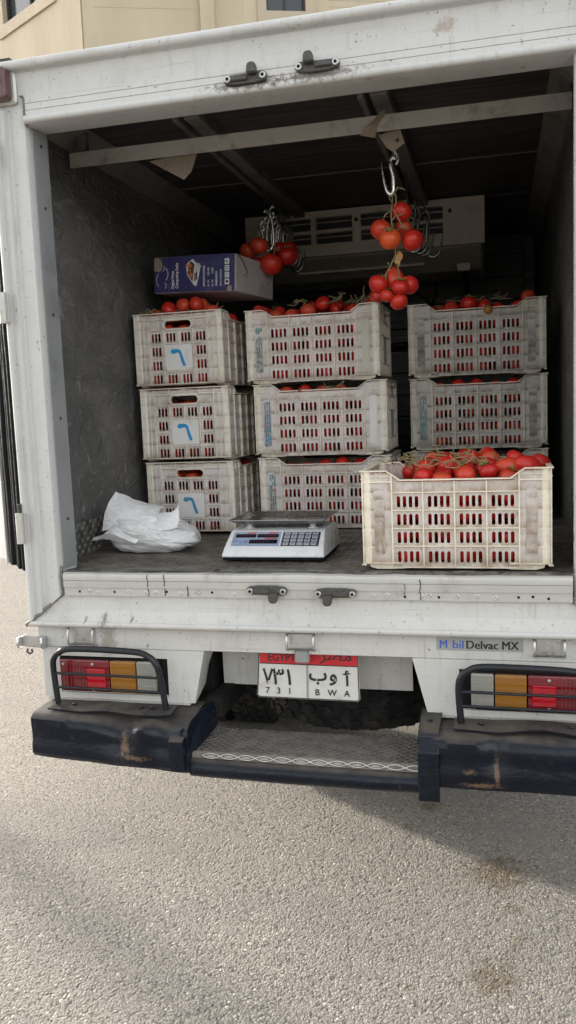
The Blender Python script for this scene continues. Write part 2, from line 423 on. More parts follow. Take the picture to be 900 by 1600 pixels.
# building render
g = G('render_cream')
base = g.mix(g.ramp(g.noise((1.2, 1.2, 0.5), 6), 0.3, 0.7), (0.50, 0.425, 0.31), (0.57, 0.485, 0.36))
base = g.mix(g.ramp(g.noise((9.0, 9.0, 1.2), 6, 0.7), 0.5, 0.8, 0, 0.4), base, (0.40, 0.325, 0.225))
g.color(base).set(rough=0.9); g.bump(g.noise(30.0, 5), 0.25, 0.01); MT['render_cream'] = g.m
MT['render_light'] = MT['render_cream']


# ------------------------------------------------------------------ mesh helpers
class MB:
    def __init__(self):
        self.v, self.f = [], []

    def add(self, vs, fs):
        o = len(self.v)
        self.v += [Vector(p) for p in vs]
        self.f += [[i + o for i in f] for f in fs]
        return self

    def box(self, x0, x1, y0, y1, z0, z1, mtx=None):
        vs = [Vector((x, y, z)) for z in (z0, z1) for y in (y0, y1) for x in (x0, x1)]
        if mtx: vs = [mtx @ p for p in vs]
        return self.add(vs, [(0, 2, 3, 1), (4, 5, 7, 6), (0, 1, 5, 4), (2, 6, 7, 3), (0, 4, 6, 2), (1, 3, 7, 5)])

    def prism(self, poly, a, b, axis='X', mtx=None):
        """polygon extruded from a to b along axis; poly in the two other axes in order (X:(y,z), Y:(x,z), Z:(x,y))"""
        def P(u, w, t):
            p = {'X': (t, u, w), 'Y': (u, t, w), 'Z': (u, w, t)}[axis]
            return mtx @ Vector(p) if mtx else Vector(p)
        n = len(poly)
        vs = [P(u, w, a) for u, w in poly] + [P(u, w, b) for u, w in poly]
        fs = [list(range(n))[::-1], list(range(n, 2 * n))] + [(i, (i + 1) % n, n + (i + 1) % n, n + i) for i in range(n)]
        return self.add(vs, fs)

    def tube(self, pts, r, n=8, closed=False):
        pts = [Vector(p) for p in pts]
        m = len(pts)
        rs = r if isinstance(r, (list, tuple)) else [r] * m
        rings, prev = [], None
        for i, p in enumerate(pts):
            if closed: t = pts[(i + 1) % m] - pts[i - 1]
            else: t = pts[min(i + 1, m - 1)] - pts[max(i - 1, 0)]
            t = t.normalized() if t.length > 1e-9 else Vector((0, 0, 1))
            if prev is None:
                u = t.orthogonal().normalized()
            else:
                u = (prev - t * prev.dot(t))
                u = u.normalized() if u.length > 1e-6 else t.orthogonal().normalized()
            prev = u
            w = t.cross(u)
            rings.append([p + (u * math.cos(2 * PI * k / n) + w * math.sin(2 * PI * k / n)) * rs[i] for k in range(n)])
        vs = [q for ring in rings for q in ring]
        fs = []
        for i in range(m if closed else m - 1):
            j = (i + 1) % m
            for k in range(n):
                fs.append((i * n + k, i * n + (k + 1) % n, j * n + (k + 1) % n, j * n + k))
        if not closed:
            fs += [list(range(n))[::-1], list(range((m - 1) * n, m * n))]
        return self.add(vs, fs)

    def cyl(self, a, b, r, n=12):
        return self.tube([a, b], r, n)

    def lathe(self, prof, n=16, mtx=None):
        vs = []
        for r, z in prof:
            for k in range(n):
                p = Vector((r * math.cos(2 * PI * k / n), r * math.sin(2 * PI * k / n), z))
                vs.append(mtx @ p if mtx else p)
        fs = []
        m = len(prof)
        for i in range(m - 1):
            for k in range(n):
                fs.append((i * n + k, i * n + (k + 1) % n, (i + 1) * n + (k + 1) % n, (i + 1) * n + k))
        fs += [list(range(n))[::-1], list(range((m - 1) * n, m * n))]
        return self.add(vs, fs)

    def cells(self, xs, zs, hole, y0, y1):
        """plate in the xz plane between y0 and y1 with whole cells left out"""
        nx, nz = len(xs) - 1, len(zs) - 1
        solid = [[not hole(i, j) for j in range(nz)] for i in range(nx)]
        ok = lambda i, j: 0 <= i < nx and 0 <= j < nz and solid[i][j]
        for i in range(nx):
            for j in range(nz):
                if not solid[i][j]: continue
                a, b, c, d = xs[i], xs[i + 1], zs[j], zs[j + 1]
                self.add([(a, y0, c), (b, y0, c), (b, y0, d), (a, y0, d)], [(0, 1, 2, 3)])
                self.add([(a, y1, c), (b, y1, c), (b, y1, d), (a, y1, d)], [(3, 2, 1, 0)])
                if not ok(i - 1, j): self.add([(a, y0, c), (a, y0, d), (a, y1, d), (a, y1, c)], [(0, 1, 2, 3)])
                if not ok(i + 1, j): self.add([(b, y0, c), (b, y1, c), (b, y1, d), (b, y0, d)], [(0, 1, 2, 3)])
                if not ok(i, j - 1): self.add([(a, y0, c), (a, y1, c), (b, y1, c), (b, y0, c)], [(0, 1, 2, 3)])
                if not ok(i, j + 1): self.add([(a, y0, d), (b, y0, d), (b, y1, d), (a, y1, d)], [(0, 1, 2, 3)])
        return self

    def mesh(self, name, mat, smooth=None, bevel=0.0, weld=True, seg=1):
        me = bpy.data.meshes.new(name)
        bm = bmesh.new()
        vs = [bm.verts.new(p) for p in self.v]
        for f in self.f:
            try: bm.faces.new([vs[i] for i in f])
            except ValueError: pass
        if weld: bmesh.ops.remove_doubles(bm, verts=bm.verts, dist=1e-6)
        bmesh.ops.recalc_face_normals(bm, faces=bm.faces)
        if bevel:
            es = [e for e in bm.edges if len(e.link_faces) == 2 and e.calc_face_angle(0) > rad(32)]
            bmesh.ops.bevel(bm, geom=es, offset=bevel, segments=seg, profile=0.6, affect='EDGES', clamp_overlap=True)
        bm.to_mesh(me); bm.free()
        me.materials.append(MT[mat])
        if smooth is not None or (bevel and seg > 1):
            me.shade_smooth()
            me.set_sharp_from_angle(angle=rad(smooth if smooth is not None else 40))
        return me

    def build(self, name, mat, parent=None, smooth=None, bevel=0.0, **kw):
        weld = kw.pop('weld', True); seg = kw.pop('seg', 1)
        return link(name, self.mesh(name, mat, smooth, bevel, weld, seg), parent, **kw)


def link(name, me, parent=None, label=None, cat=None, group=None, kind=None, loc=None, rot=None):
    o = bpy.data.objects.new(name, me)
    COL.objects.link(o)
    if parent: o.parent = parent
    if loc is not None: o.location = loc
    if rot is not None: o.rotation_euler = rot
    tag(o, label, cat, group, kind)
    return o


def tag(o, label=None, cat=None, group=None, kind=None):
    for k, v in (('label', label), ('category', cat), ('group', group), ('kind', kind)):
        if v: o[k] = v
    return o


def thing(name, label, cat, loc=(0, 0, 0), rotz=0.0, group=None):
    o = bpy.data.objects.new(name, None)
    o.empty_display_size = 0.1
    COL.objects.link(o)
    o.location = loc; o.rotation_euler = (0, 0, rotz)
    return tag(o, label, cat, group)


def text_mb(s, size, align='LEFT', bold=0.0, depth=0.0008, sx=1.0):
    """lettering as flat raised mesh in the xz plane, facing -y, baseline at the origin"""
    c = bpy.data.curves.new('lettering', 'FONT')
    c.body = s; c.size = size; c.align_x = align; c.offset = bold; c.extrude = depth
    c.resolution_u = 3
    o = bpy.data.objects.new('lettering', c); COL.objects.link(o)
    dg = bpy.context.evaluated_depsgraph_get()
    me = bpy.data.meshes.new_from_object(o.evaluated_get(dg))
    mb = MB().add([(v.co.x * sx, -v.co.z, v.co.y) for v in me.vertices], [list(p.vertices) for p in me.polygons])
    bpy.data.objects.remove(o); bpy.data.curves.remove(c); bpy.data.meshes.remove(me)
    return mb


def xf(mb, mtx):
    mb.v = [mtx @ p for p in mb.v]
    return mb


def T(x=0, y=0, z=0): return Matrix.Translation((x, y, z))
def Rz(a): return Matrix.Rotation(a, 4, 'Z')
def Ry(a): return Matrix.Rotation(a, 4, 'Y')
def Rx(a): return Matrix.Rotation(a, 4, 'X')


def smooth_path(pts, k=4):
    """Catmull-Rom through points"""
    P = [Vector(p) for p in pts]
    out = []
    for i in range(len(P) - 1):
        a, b, c, d = P[max(i - 1, 0)], P[i], P[i + 1], P[min(i + 2, len(P) - 1)]
        for t in range(k):
            t /= k
            out.append(0.5 * ((2 * b) + (c - a) * t + (2 * a - 5 * b + 4 * c - d) * t * t + (3 * b - a - 3 * c + d) * t ** 3))
    return out + [P[-1]]

# ------------------------------------------------------------------ setting: ground and building
MB().add([(-220, -60, 0), (220, -60, 0), (220, 300, 0), (-220, 300, 0)], [(0, 1, 2, 3)]).build('ground', 'ground', kind='structure')

bld = thing('apartment_building', 'pale cream rendered building with windows rising behind the truck roof', 'building', (-6.42, 12.0, 0))
HB = 13.0
ang_c = math.atan2(0.37, 0.93)
ang_a = math.atan2(0.515, -0.857)
# facade facing the truck: local x runs along the wall from the corner, y into the building
mC = Rz(ang_c)
def facade(xs, zs, holes, m, name, depth=0.35):
    mb = MB().cells(xs, zs, lambda i, j: (i, j) in holes, 0.0, depth)
    return xf(mb, m).build(name, 'render_cream', bld)
# window rows: one just above the roof line of the truck, one above, one below
xsC = [0, 3.24, 4.0, 6.4, 7.3, 9.5, 10.6, 26.0]
zsC = [0, 4.7, 6.1, 8.72, 10.2, 11.4, 12.4, HB]
hC = {(i, j) for i in (1, 3, 5) for j in (1, 3, 5)}
facade(xsC, zsC, hC, mC, 'wall')
def window(x0, x1, z0, z1, m, first=[None]):
    f = MB().cells([x0 - 0.14, x0 + 0.02, x1 - 0.02, x1 + 0.18], [z0 - 0.20, z0 + 0.02, z1 - 0.02, z1 + 0.14], lambda i, j: i == 1 and j == 1, -0.04, 0.06)
    w = xf(f, m).build('window', 'window_trim', bld)
    b = MB().cells([x0 + 0.02, x0 + 0.06, (x0 + x1) / 2 - 0.02, (x0 + x1) / 2 + 0.02, x1 - 0.06, x1 - 0.02], [z0 + 0.02, z0 + 0.06, z1 - 0.06, z1 - 0.02], lambda i, j: i in (1, 3) and j == 1, 0.062, 0.10)
    xf(b, m).build('frame', 'dark_metal', w)
    xf(MB().box(x0, x1, 0.11, 0.13, z0, z1), m).build('pane', 'glass_dark', w)
for i, j in sorted(hC):
    window(xsC[i], xsC[i + 1], zsC[j], zsC[j + 1], mC)
# pilaster beside the first window and the shallow step in the render
xf(MB().box(2.06, 2.31, -0.10, -0.003, 0, HB), mC).build('pilaster', 'render_light', bld)
for xa_, xb_, z_ in ((4.4, 5.75, 8.95), (4.4, 5.75, 8.84), (0.2, 1.9, 8.75)):
    xf(MB().box(xa_, xb_, -0.004, 0.001, z_, z_ + 0.012), mC).build('joint', 'window_trim', bld)
xf(MB().box(5.75, 5.765, -0.004, 0.001, 8.2, 9.6), mC).build('joint', 'window_trim', bld)
# side wing turning back from the corner
mA = Rz(ang_a) @ Matrix.Diagonal((1, -1, 1, 1))
xsA = [0.05, 0.95, 2.76, 5.0, 6.5, 8.0]
zsA = [0, 4.9, 6.3, 9.32, 10.8, 11.6, 12.5, HB]
hA = {(i, j) for i in (1, 3) for j in (1, 3, 5)}
facade(xsA, zsA, hA, mA, 'wall')
for i, j in sorted(hA):
    window(xsA[i], xsA[i + 1], zsA[j], zsA[j + 1], mA)
xf(MB().box(-0.3, 26.2, -0.25, 5.0, HB + 0.002, HB + 0.4), mC).build('roof', 'render_cream', bld)

pole = thing('shadow_pole', 'unseen grey pole added left of the truck to cast a soft shadow band', 'pole', (-8.79, 4.86, 0))  # added out of view, only to throw the soft band across the ground
MB().lathe([(0.13, 0), (0.11, 0.6), (0.085, 3.0), (0.07, 9.0), (0.05, 9.02)], 20).build('post', 'plate_grey', pole, smooth=40)
MB().box(-0.7, 0.7, -0.05, 0.05, 8.3, 8.42).build('cross_arm', 'plate_grey', pole)

# ------------------------------------------------------------------ the truck
truck = thing('box_truck', 'white box truck parked with its rear doors open and loaded with tomato crates', 'truck')
BX = 0.993           # half width of the box
OL, OR = -0.863, 0.828    # opening
ZF = 1.07            # load floor
BACK = 3.32

def tb(name, mat, mb, **kw): return mb.build(name, mat, truck, **kw)

# floor with tread lozenges
fl = tb('load_floor', 'floor_plate', MB().box(-0.957, 0.90, 0.014, BACK, ZF - 0.07, ZF))
lz = MB()
for i in range(58):
    for j in range(26):
        x, y = -0.92 + i * 0.0315, 0.05 + j * 0.033
        a = PI / 4 if (i + j) % 2 else -PI / 4
        m = T(x, y, ZF) @ Rz(a)
        lz.add([m @ Vector(p) for p in ((-0.014, 0, 0.0003), (0, -0.0035, 0.0003), (0.014, 0, 0.0003), (0, 0.0035, 0.0003), (-0.006, 0, 0.002), (0.006, 0, 0.002))],
               [(0, 1, 4), (1, 5, 4), (1, 2, 5), (2, 3, 5), (3, 4, 5), (3, 0, 4)])
lz.build('tread_pattern', 'floor_plate', fl, kind='stuff', weld=False)
# torn lip of floor metal along the threshold, a little wavy
lip = MB()
n = 60
vs = []
for i in range(n + 1):
    x = -0.852 + 1.678 * i / n
    w = noise.noise(Vector((x * 9, 3.1, 0))) * 0.004
    w2 = noise.noise(Vector((x * 23, 7.7, 0))) * 0.003
    vs += [(x, 0.075 + w * 3, ZF + 0.0025), (x, 0.030 + w * 2, ZF + 0.006 + w2), (x, 0.002 + w, ZF + 0.003 + w + w2), (x, -0.004 + w, ZF - 0.004 + w)]
fs = [(i * 4 + k, i * 4 + k + 1, i * 4 + k + 5, i * 4 + k + 4) for i in range(n) for k in range(3)]
lip.add(vs, fs).build('floor_lip', 'tread_metal', truck, smooth=50)
# four flattened bolts in the lip
for px in (-0.30, 0.19, 0.62):
    tb('bolt', 'dark_metal', MB().lathe([(0.013, 0), (0.013, 0.002), (0.008, 0.004)], 12, T(px, 0.028, ZF + 0.005)))

# interior lining
tb('wall_panel', 'wall_lining', MB().box(-0.975, -0.955, 0.10, BACK, ZF, 2.69))
tb('wall_panel', 'wall_lining', MB().box(0.882, 0.905, 0.10, BACK, ZF, 2.69))
for z in (1.75, 2.3):
    tb('wall_seam', 'wall_lining', MB().box(-0.9549, -0.952, 0.10, BACK, z, z + 0.012))
# torn streak on the left lining
st = MB()
for k in range(16):
    y = 0.78 + random.uniform(-0.015, 0.03); z = 2.44 - k * 0.018
    st.box(-0.9545, -0.9520, y, y + random.uniform(0.008, 0.026), z - random.uniform(0.006, 0.02), z)
tb('torn_strip', 'ceiling_trim', st, kind='stuff')
# back wall of planks and its corner posts
z = ZF
k = 0
while z < 2.68:
    h = 0.148
    tb('plank', 'plank_grey', MB().box(-0.953, 0.775, BACK - 0.03 + 0.004 * (k % 2), BACK, z + 0.006, min(z + h, 2.68)), bevel=0.004)
    z += h; k += 1
tb('back_panel', 'hole_black', MB().box(-0.97, 0.90, BACK + 0.001, BACK + 0.04, ZF, 2.69))
tb('corner_post', 'plank_grey', MB().box(0.778, 0.85, BACK - 0.06, BACK - 0.001, ZF, 2.67), bevel=0.006)
tb('corner_post', 'plank_grey', MB().box(-0.953, -0.87, BACK - 0.06, BACK - 0.032, ZF, 2.67), bevel=0.006)
# tread-plate kick panel in the left corner
kp = MB()
n = 18
vs = []
for i in range(n + 1):
    y = 0.105 + 0.42 * i / n
    zt = 1.205 + 0.006 * math.sin(i * 1.3) - (0.01 if i % 5 == 0 else 0)
    vs += [(-0.951, y, ZF), (-0.945, y, zt), (-0.954, y, zt)]
kp.add(vs, [(i * 3 + a, i * 3 + a + 1, i * 3 + a + 4, i * 3 + a + 3) for i in range(n) for a in (0, 1)])
kpo = tb('kick_plate', 'tread_metal', kp)
lz = MB()
for i in range(17):
    for j in range(6):
        y, zz = 0.12 + i * 0.0235, ZF + 0.018 + j * 0.022
        a = PI / 4 if (i + j) % 2 else -PI / 4
        m = T(-0.9485 + 0.0005 * j, y, zz) @ Rx(a)
        lz.add([m @ Vector(p) for p in ((0, -0.012, 0), (0, 0, -0.003), (0, 0.012, 0), (0, 0, 0.003), (0.0035, -0.005, 0), (0.0035, 0.005, 0))],
               [(0, 1, 4), (1, 5, 4), (1, 2, 5), (2, 3, 5), (3, 4, 5), (3, 0, 4)])
lz.build('tread_pattern', 'tread_metal', kpo, kind='stuff', weld=False)

# ceiling: boards, seam strip, beams, trims
for xa, xb in ((-0.955, -0.50), (-0.40, 0.16), (0.265, 0.882)):
    for ya, yb in ((0.10, 1.38), (1.39, 2.40), (2.41, BACK)):
        nb = 4
        for q in range(nb):
            w = (yb - ya) / nb
            tb('ceiling_board', 'wood_dark', MB().box(xa, xb, ya + q * w + 0.002, ya + (q + 1) * w - 0.002, 2.668 + 0.003 * ((q * 7) % 3), 2.69))
for xa, xb in ((-0.955, -0.50), (-0.40, 0.16), (0.265, 0.882)):
    tb('seam_strip', 'ceiling_trim', MB().box(xa, xb, 1.379, 1.391, 2.664, 2.668))
for xc in (-0.45, 0.212):
    b = MB()
    b.box(xc - 0.05, xc - 0.028, 0.36, 2.05, 2.628, 2.69)
    b.box(xc - 0.006, xc + 0.053, 0.36, 2.05, 2.63, 2.69)
    b.box(xc - 0.028, xc - 0.006, 0.36, 2.05, 2.672, 2.69)
    tb('roof_beam', 'ceiling_trim', b, bevel=0.003)
tb('ceiling_trim', 'ceiling_trim', MB().prism([(-0.954, 2.60), (-0.945, 2.60), (-0.86, 2.664), (-0.86, 2.672), (-0.954, 2.672)], 0.12, BACK - 0.06, 'Y'))
tb('ceiling_trim', 'ceiling_trim', MB().prism([(0.881, 2.60), (0.866, 2.60), (0.79, 2.664), (0.79, 2.672), (0.881, 2.672)], 0.12, BACK - 0.06, 'Y'))
# cross bar just inside the header (angle section)
b = MB().prism([(0.400, 2.524), (0.404, 2.524), (0.404, 2.572), (0.455, 2.575), (0.455, 2.579), (0.400, 2.577)], -0.927, 0.853, 'X')
bar = tb('cross_bar', 'rail_bar', b)
for x in (-0.90, 0.82):
    MB().box(x, x + 0.03, 0.42, 0.45, 2.579, 2.66).build('hanger', 'ceiling_trim', bar)
# taped cardboard flaps on the bar
def flap(pts, y0, t, mat='tape', name='cardboard_flap'):
    tb(name, mat, MB().prism(pts, y0, y0 + t, 'Y'))
flap([(-0.62, 2.522), (-0.43, 2.545), (-0.46, 2.47), (-0.49, 2.445)], 0.425, 0.004)
# brown tape wound over the bar
b = MB()
vs = []
for i, (x, zz, y) in enumerate(((0.186, 2.518, 0.396), (0.20, 2.54, 0.392), (0.225, 2.562, 0.394), (0.236, 2.585, 0.40))):
    vs += [(x - 0.022 + 0.006 * i, y, zz), (x + 0.03 - 0.004 * i, y + 0.002, zz + 0.008 - 0.022 * (i == 0)), (x + 0.03 - 0.004 * i, y + 0.012, zz + 0.008), (x - 0.022 + 0.006 * i, y + 0.010, zz)]
fs = [(i * 4 + k, i * 4 + (k + 1) % 4, i * 4 + 4 + (k + 1) % 4, i * 4 + 4 + k) for i in range(3) for k in range(4)] + [(0, 1, 2, 3), (12, 13, 14, 15)]
b.add(vs, fs); tb('tape_strap', 'tape', b)
flap([(0.222, 2.522), (0.298, 2.532), (0.312, 2.486), (0.272, 2.462), (0.25, 2.478)], 0.43, 0.005, 'tape', 'mounting_plate')
tb('bolt', 'dark_metal', MB().lathe([(0.006, 0), (0.006, 0.004), (0.003, 0.006)], 10, T(0.288, 0.43, 2.497) @ Rx(PI / 2)))

# refrigeration unit hung against the ceiling at the front of the box
ev_root_y = 2.10
ex0, ex1, ez0, ez1 = -0.745, 0.552, 2.425, 2.664
ev = tb('cooling_unit', 'evaporator', MB().prism([(ev_root_y + 0.03, ez0), (ev_root_y + 0.03, 2.664), (2.80, 2.664), (2.80, 2.34), (2.45, 2.345)], ex0 + 0.01, ex1 - 0.01, 'X'), bevel=0.012)
xs = [ex0, -0.585, -0.373, -0.345, -0.144, -0.098, 0.105, 0.135, 0.339, ex1]
zs = [ez0, 2.488, 2.545, 2.562, 2.628, 2.663]
holes = {(i, j) for i in (1, 3, 5, 7) for j in (1, 3)}
MB().cells(xs, zs, lambda i, j: (i, j) in holes, ev_root_y - 0.02, ev_root_y + 0.012).build('front_cover', 'evaporator', ev)
MB().box(ex0 + 0.012, ex1 - 0.012, ev_root_y + 0.0125, ev_root_y + 0.029, ez0 + 0.002, 2.662).build('louvre_backing', 'louvre', ev)
for i, j in holes:
    zm = zs[j] + (zs[j + 1] - zs[j]) * 0.62
    MB().box(xs[i], xs[i + 1], ev_root_y - 0.008, ev_root_y + 0.010, zm - 0.0018, zm + 0.0018).build('louvre_slat', 'evaporator', ev)
MB().cells([0.415, 0.421, 0.525, 0.531], [2.50, 2.506, 2.62, 2.626], lambda i, j: i == 1 and j == 1, ev_root_y - 0.023, ev_root_y - 0.0205).build('badge_frame', 'evaporator', ev)
for x in (-0.121, 0.376, -0.66):
    MB().lathe([(0.011, 0), (0.011, 0.003), (0.006, 0.006)], 12, T(x, ev_root_y - 0.0205, 2.60) @ Rx(PI / 2)).build('screw', 'dark_metal', ev)
MB().box(-0.50, 0.22, 2.30, 2.34, 2.366, 2.378).build('drip_rail', 'evaporator', ev)
for x in (-0.40, 0.03):
    for q in range(3):
        MB().tube([(x - 0.14 + 0.0175 * k, 2.48 + 0.03 * q, 2.335 + 0.010 * math.sin(k * PI / 16)) for k in range(17)], 0.004, 5).build('fan_guard', 'plank_grey', ev)
MB().prism([(0.385, 2.44), (0.475, 2.44), (0.465, 2.33), (0.40, 2.33)], 2.36, 2.44, 'Y').build('bracket', 'evaporator', ev)
# hoses
tb('drain_hose', 'cable_black', MB().tube(smooth_path([(0.43, 2.40, 2.335), (0.43, 2.75, 2.22), (0.37, 3.1, 2.09), (0.25, 3.16, 2.03), (0.05, 3.18, 2.0), (-0.3, 3.18, 1.985)], 6), 0.019, 10), smooth=60)
tb('hose_coil', 'cable_black', MB().lathe([(0.02, -0.03), (0.052, -0.03), (0.055, 0), (0.052, 0.03), (0.02, 0.03)], 18, T(0.475, 3.24, 2.15) @ Rx(PI / 2)), smooth=50)
tb('cable', 'cable_black', MB().tube(smooth_path([(0.22, 3.26, 2.40), (0.20, 3.24, 2.28), (0.14, 3.25, 2.18)], 6), 0.006, 6))
tb('cable', 'cable_black', MB().tube(smooth_path([(0.05, 3.26, 2.36), (0.14, 3.22, 2.30), (0.21, 3.25, 2.22)], 6), 0.005, 6))

# outer shell of the box
tb('box_side', 'white_paint', MB().box(-BX + 0.011, -0.9755, 0.03, BACK + 0.05, 0.80, 2.70))
tb('box_side', 'white_paint', MB().box(0.9055, BX - 0.004, 0.03, BACK + 0.05, 0.80, 2.70))
tb('front_wall', 'white_paint', MB().box(-0.975, 0.905, BACK + 0.042, BACK + 0.07, 0.80, 2.70))
tb('roof', 'white_paint', MB().box(-BX + 0.005, BX - 0.005, 0.03, BACK + 0.06, 2.701, 2.732), bevel=0.01)

# header: rolled roof lip, plain face, ribbed extrusion with a round lower lip
def lipc(cy, cz, r, a0, a1, k=7):
    return [(cy + r * math.cos(rad(a0 + (a1 - a0) * i / k)), cz + r * math.sin(rad(a0 + (a1 - a0) * i / k))) for i in range(k + 1)]
hd = [(0.03, 2.742)] + lipc(-0.028, 2.728, 0.015, 80, 285, 8) + [(-0.014, 2.708), (-0.008, 2.68), (-0.006, 2.640), (-0.006, 2.60), (0.03, 2.60)]
tb('header', 'white_header', MB().prism(hd, -BX, BX, 'X'), smooth=35)
rb = [(-0.0065, 2.634), (-0.018, 2.633), (-0.018, 2.6125), (-0.014, 2.6115), (-0.018, 2.6105), (-0.019, 2.591), (-0.015, 2.59), (-0.019, 2.589), (-0.020, 2.573)] + lipc(-0.020, 2.561, 0.0125, 100, 265, 8) + [(0.02, 2.546), (0.105, 2.552), (0.105, 2.58), (-0.0065, 2.58)]
tb('header_trim', 'white_header', MB().prism(rb, OL + 0.003, OR + 0.006, 'X'), smooth=30)
tb('header_lining', 'ceiling_trim', MB().box(OL, OR, 0.106, 0.118, 2.556, 2.668))
tb('header_lining', 'jamb', MB().prism([(0.118, 2.60), (0.38, 2.655), (0.38, 2.664), (0.118, 2.664)], -0.86, 0.79, 'X'))

# rear frame: left post, right post, bottom rail with the same outward-leaning section
postL = [(-0.993, 0.03), (-0.993, -0.026), (-0.990, -0.034), (-0.984, -0.0375), (-0.977, -0.035), (-0.974, -0.026), (-0.972, -0.0165), (-0.969, -0.0145), (-0.966, -0.0155), (-0.938, -0.022), (-0.934, -0.022), (-0.930, -0.004), (-0.926, -0.002), (-0.876, -0.014), (-0.868, -0.012), (-0.864, -0.004), (-0.863, 0.016), (-0.855, 0.10), (-0.875, 0.10), (-0.955, 0.03)]
def mitred_post(poly, mir):
    if not mir: poly = [(x + (0.013 if x < -0.97 and y < -0.01 else 0), y) for x, y in poly]
    if mir: poly = [(x - (0.022 if y > 0.09 else 0), y) for x, y in poly]
    mb = MB()
    n = len(poly)
    vs = []
    for x, y in poly:
        xx = x if not mir else -x - 0.035 * max(0, (abs(x) - 0.993) / -0.13) + 0.0
        zb = 0.886 + (0.993 - abs(x)) / 0.13 * 0.106
        vs.append((xx, y, zb))
    for x, y in poly:
        xx = x if not mir else -x - 0.035 * max(0, (abs(x) - 0.993) / -0.13)
        vs.append((xx, y, 2.6))
    mb.add(vs, [list(range(n))[::-1], list(range(n, 2 * n))] + [(i, (i + 1) % n, n + (i + 1) % n, n + i) for i in range(n)])
    return mb
pl = tb('rear_post', 'white_paint', mitred_post(postL, False), smooth=28)
pr = tb('rear_post', 'white_paint', mitred_post(postL, True), smooth=28)
MB().prism([(-0.8615, 0.02), (-0.8535, 0.099), (-0.8505, 0.099), (-0.8585, 0.02)], 1.08, 2.545, 'Z').build('jamb_strip', 'jamb', pl)
for z in (1.25, 1.6, 1.95, 2.3, 2.5):
    MB().lathe([(0.006, 0), (0.005, 0.003)], 8, T(-0.8545, 0.06, z) @ Ry(PI / 2)).build('rivet', 'dark_metal', pl)
bp = [(0.03, 0.994), (0.004, 0.991), (0.0, 0.938), (-0.022, 0.906)] + lipc(-0.028, 0.894, 0.0105, 70, 290, 8) + [(-0.01, 0.885), (0.03, 0.885)]
mb = MB()
n = len(bp)
vs = []
for s in (-1, 1):
    for y, z in bp:
        inset = (max(z, 0.886) - 0.886) / 0.106 * 0.13
        vs.append(((-0.993 + inset + 0.002) if s < 0 else (0.993 - inset * 1.25 - 0.002), y, z))
mb.add(vs, [list(range(n))[::-1], list(range(n, 2 * n))] + [(i, (i + 1) % n, n + (i + 1) % n, n + i) for i in range(n)])
br = tb('bottom_rail', 'white_lower', mb, smooth=30)
# weld beads along the mitre and up the corner
wp = [(-0.992, -0.036, 0.888), (-0.972, -0.028, 0.905), (-0.945, -0.018, 0.927), (-0.915, -0.006, 0.952), (-0.875, 0.002, 0.984), (-0.862, 0.002, 0.996), (-0.856, -0.002, 1.03), (-0.858, -0.003, 1.062), (-0.862, 0.004, 1.09)]
wp = smooth_path(wp, 9)
wp = [p + Vector((noise.noise(p * 90), noise.noise(p * 90 + Vector((5, 0, 0))) * 0.6, noise.noise(p * 90 + Vector((0, 9, 0))))) * 0.004 for p in wp]
tb('weld_bead', 'weld', MB().tube(wp, [0.0045 + 0.0035 * abs(noise.noise(p * 140)) for p in wp], 7), smooth=60)
wp2 = smooth_path([(0.83, -0.004, 0.985), (0.832, -0.006, 1.02), (0.829, -0.004, 1.06), (0.834, 0.0, 1.12), (0.832, 0.004, 1.2)], 9)
wp2 = [p + Vector((noise.noise(p * 90), 0, noise.noise(p * 90 + Vector((0, 9, 0))))) * 0.004 for p in wp2]
tb('weld_bead', 'weld', MB().tube(wp2, [0.004 + 0.0035 * abs(noise.noise(p * 140)) for p in wp2], 7), smooth=60)
wp3 = smooth_path([(-0.875, -0.012, 2.636), (-0.862, -0.018, 2.628), (-0.861, -0.019, 2.595), (-0.860, -0.022, 2.565), (-0.857, -0.01, 2.545)], 8)
wp3 = [p + Vector((noise.noise(p * 90), 0, noise.noise(p * 90 + Vector((0, 9, 0))))) * 0.003 for p in wp3]
tb('weld_bead', 'weld', MB().tube(wp3, 0.0035, 6), smooth=60)

# threshold strip: grooved aluminium with rivets, cracks and bruises
ts = [(0.013, 1.072), (-0.006, 1.0725), (-0.013, 1.068), (-0.015, 1.060), (-0.0145, 1.046), (-0.0115, 1.045), (-0.0145, 1.044), (-0.0140, 1.0215), (-0.009, 1.0205), (-0.0095, 0.992), (0.002, 0.991), (0.013, 0.992)]
mb = MB()
n = len(ts); seg = 48
vs = []
for i in range(seg + 1):
    x = -0.848 + 1.672 * i / seg
    w = 0.0035 * noise.noise(Vector((x * 5, 1.7, 0))) + 0.0015 * noise.noise(Vector((x * 19, 4, 0)))
    for y, z in ts:
        k = 1.0 if z > 1.055 else 0.35
        vs.append((x, y + w * 0.6 * k, z + w * k + 0.0025 * noise.noise(Vector((x * 7, 9, 0))) * (z < 0.995)))
fs = [(i * n + k, i * n + (k + 1) % n, (i + 1) * n + (k + 1) % n, (i + 1) * n + k) for i in range(seg) for k in range(n)]
mb.add(vs, fs + [list(range(n))[::-1], list(range(seg * n, seg * n + n))])
thr = tb('threshold_strip', 'strip_metal', mb, smooth=28)
rx = [-0.79, -0.752, -0.72, -0.66, -0.605, -0.545, -0.51, -0.47, -0.42, -0.36, -0.31, -0.235, 0.225, 0.27, 0.325, 0.375, 0.40, 0.43, 0.485, 0.545, 0.60, 0.668, 0.71, 0.755]
